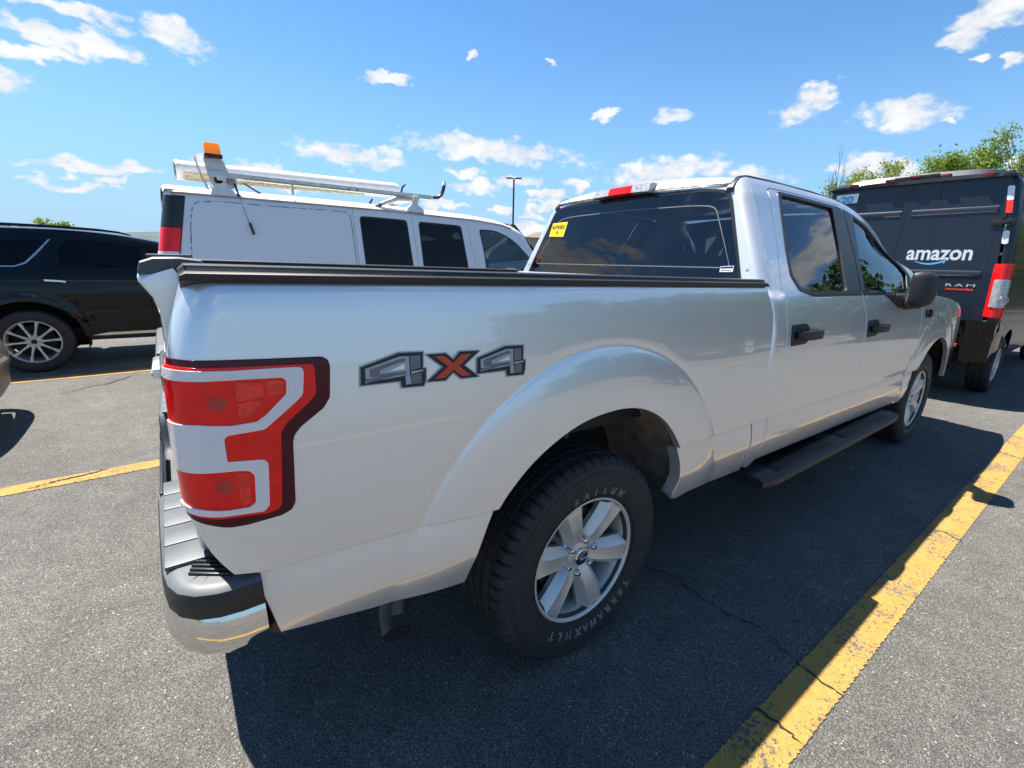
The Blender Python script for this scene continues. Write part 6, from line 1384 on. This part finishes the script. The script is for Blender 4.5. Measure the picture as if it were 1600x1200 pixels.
for sg in (-1, 1):
    e = [(sg * .810, .81), (sg * .813, 1.4), (sg * .795, 2.443), (lineA(2.443) + sg * .004 - sg * .0, 2.455), (lineA(1.8) + sg * .004, 1.8), (lineA(1.8) + sg * .004, .81)]
    g = G().mat(NAVY); g.panel(rounded(e, [.02, 0, .02, 0, 0, 0], 3), Sd_back, (-1, 0, 0), res=.06, flange=.02, edge=.004, off=.003); d = g.obj('rear_door', DV)
    inner = lambda z: lineA(min(z, 2.4)) + sg * .05
    for z0, z1 in ((2.126, 2.155), (1.448, 1.472)):
        g = G().mat(NAVY); g.loft([[(dxr(z) - .003 - h, y, z) for z, h in ((z0 - .012, 0), (z0, .012), (z1, .012), (z1 + .022, 0))] for y in (inner(z0), sg * .785)]); g.obj('door_rib', d)
    if sg < 0:
        g = G().mat(GAP); g.loft([[(dxr(z) - .0045, -.292 + (z - 1.9) * .04 + w, z) for w in (-.0025, .0025)] for z in (.9, 1.3, 1.6, 2.0, 2.44)], closed=False, caps=False); g.obj('door_line', d, ang=None)  # thin flat near-black line down the right rear door
        bk = lambda u, w: (dxr(w) - .0046, u, w)
        g = G().mat(LETG); g.text('amazon', .2, lambda x, y: bk(-.390 - x, 1.612 + y), bold=.0045, width=.585, height=.118); g.obj('white_lettering', d, ang=None, fix=False)
        g = G().mat(LBLUE); up_, lo_ = [], []
        for k in range(25):
            t = k / 24; u = -.182 - .27 * t; zc = 1.604 - .040 * math.sin(PI * (.08 + .86 * t)) ** 1.0 ; wd = .003 + .013 * math.sin(PI * min(1, t * .62 + .06)); up_.append(bk(u, zc + wd * .5)); lo_.append(bk(u, zc - wd * .7))
        g.add(up_ + lo_, [(i, i + 1, 26 + i, 25 + i) for i in range(24)])
        g.add([bk(*q) for q in ((-.405, 1.617), (-.470, 1.620), (-.455, 1.566), (-.447, 1.572), (-.452, 1.608), (-.408, 1.610))], [(0, 1, 4, 5), (1, 2, 3, 4)]); g.obj('blue_arrow', d, ang=None, fix=False)
        g = G().mat(CHROME); g.text('RAM', .05, lambda x, y: (dxr(1.33) - .009, -.645 - x, 1.320 + y), bold=.001, width=.25, height=.030, space=1.4); g.obj('chrome_lettering', d, ang=None, fix=False)
        g = G().mat(REDB); g.text('PROMASTER', .03, lambda x, y: (dxr(1.28) - .008, -.645 - x, 1.279 + y), bold=.001, width=.24, height=.020, shear=.1); g.obj('red_lettering', d, ang=None, fix=False)
    else:
        g = G().mat(LETW); q4 = [(.80, 2.305), (.548, 2.311), (.545, 2.424), (.79, 2.418)]; g.panel(q4, Sd_back, (-1, 0, 0), res=.1, flange=.001, edge=.0003, off=.0055)
        g.mat(LBLUE).text('20', .11, lambda x, y: (dxr(2.36) - .0082, .665 - x, 2.318 + y), bold=.006, width=.15, height=.09); g.obj('stock_number_sticker', d, fix=False, ang=None)
g = G().mat(NAVY); lip = []
for y in np.linspace(-.86, .86, 15):
    k = 1 - (abs(y) / .86) ** 4; zt_ = 2.502 + .085 * k ** 1.0; lip.append([(6.235, y, 2.452 + .01 * k), (6.165, y, 2.462 + .012 * k), (6.150, y, 2.485 + .03 * k), (6.185, y, zt_ - .012), (6.25, y, zt_), (6.5, y, zt_ + .004), (6.5, y, 2.44)])
g.loft(lip); lp_ = g.obj('roof_lip', DV)
for y, z in ((.600, 2.524), (.222, 2.540), (-.012, 2.556), (-.285, 2.540), (-.640, 2.512)):
    m = G().mat(MARK); m.box((6.155, y, z - .008), (.05, .105 if abs(y) > .1 else .11, .030), None, .012); m.obj('marker_lamp', lp_)
g = G().mat(SATIN); g.box((6.16, .1, 2.535), (.03, .19, .045), None, .01); g.box((6.16, -.145, 2.540), (.03, .18, .045), None, .01); g.obj('camera_housing', lp_)
g = G().mat(NAVY); g.loft([[(x, w * .80, 2.512 + .075 * (1 - w ** 4) * k) for w in np.linspace(-1, 1, 13)] for x, k in ((6.45, .95), (7.5, 1), (10, 1), (10.6, .8))], closed=False, caps=False); g.obj('roof', DV)
g = G().mat(CLEARG); g.loft([[(10.6 + 1.0 * t + .15 * (1 - q * q), q * (.80 + .12 * t), 2.50 - 1.2 * t) for q in np.linspace(-1, 1, 9)] for t in np.linspace(0, 1, 5)], closed=False, caps=False); g.obj('windscreen', DV)
g = G().mat(NAVY); g.loft([[(11.6 + .5 * t, q * .93, 1.3 - .9 * t ** 1.5) for q in np.linspace(-1, 1, 9)] for t in np.linspace(0, 1, 6)], closed=False, caps=False); g.obj('nose', DV)
g = G().mat(SATIN); g.box((6.10, 0, .62), (.18, 1.3, .10), None, .02); g.box((6.06, 0, .52), (.10, 1.3, .08), None, .02); st = g.obj('rear_step', DV)
g = G().mat(ALUM); g.box((6.05, .05, .672), (.16, 1.22, .008)); g.obj('step_plate', st)
g = G().mat(SATIN); g.box((6.14, 0, .78), (.06, 1.26, .10)); g.obj('door_sill', DV); g = G().mat(CHROME); g.box((6.105, 0, .762), (.008, 1.22, .010)); g.obj('sill_strip', DV)
g = G().mat(DARK); g.box((9.1, 0, .52), (5.6, 1.6, .2)); g.box((6.6, 0, .45), (.6, .5, .2)); g.obj('underbody', DV)
STW = alloy_wheel(16, .36, .215, .22, 0)
DTY = plain_tyre(.36, .215, .225)
for c in (7.19, 11.2):
    for sg in (-1, 1): add_wheel(DV, (DX, DY, 0), (c, sg * .88, .36), sg > 0, [DTY, STW], nuts=None)

for o in bpy.data.objects:
    if '_o' in o: del o['_o']
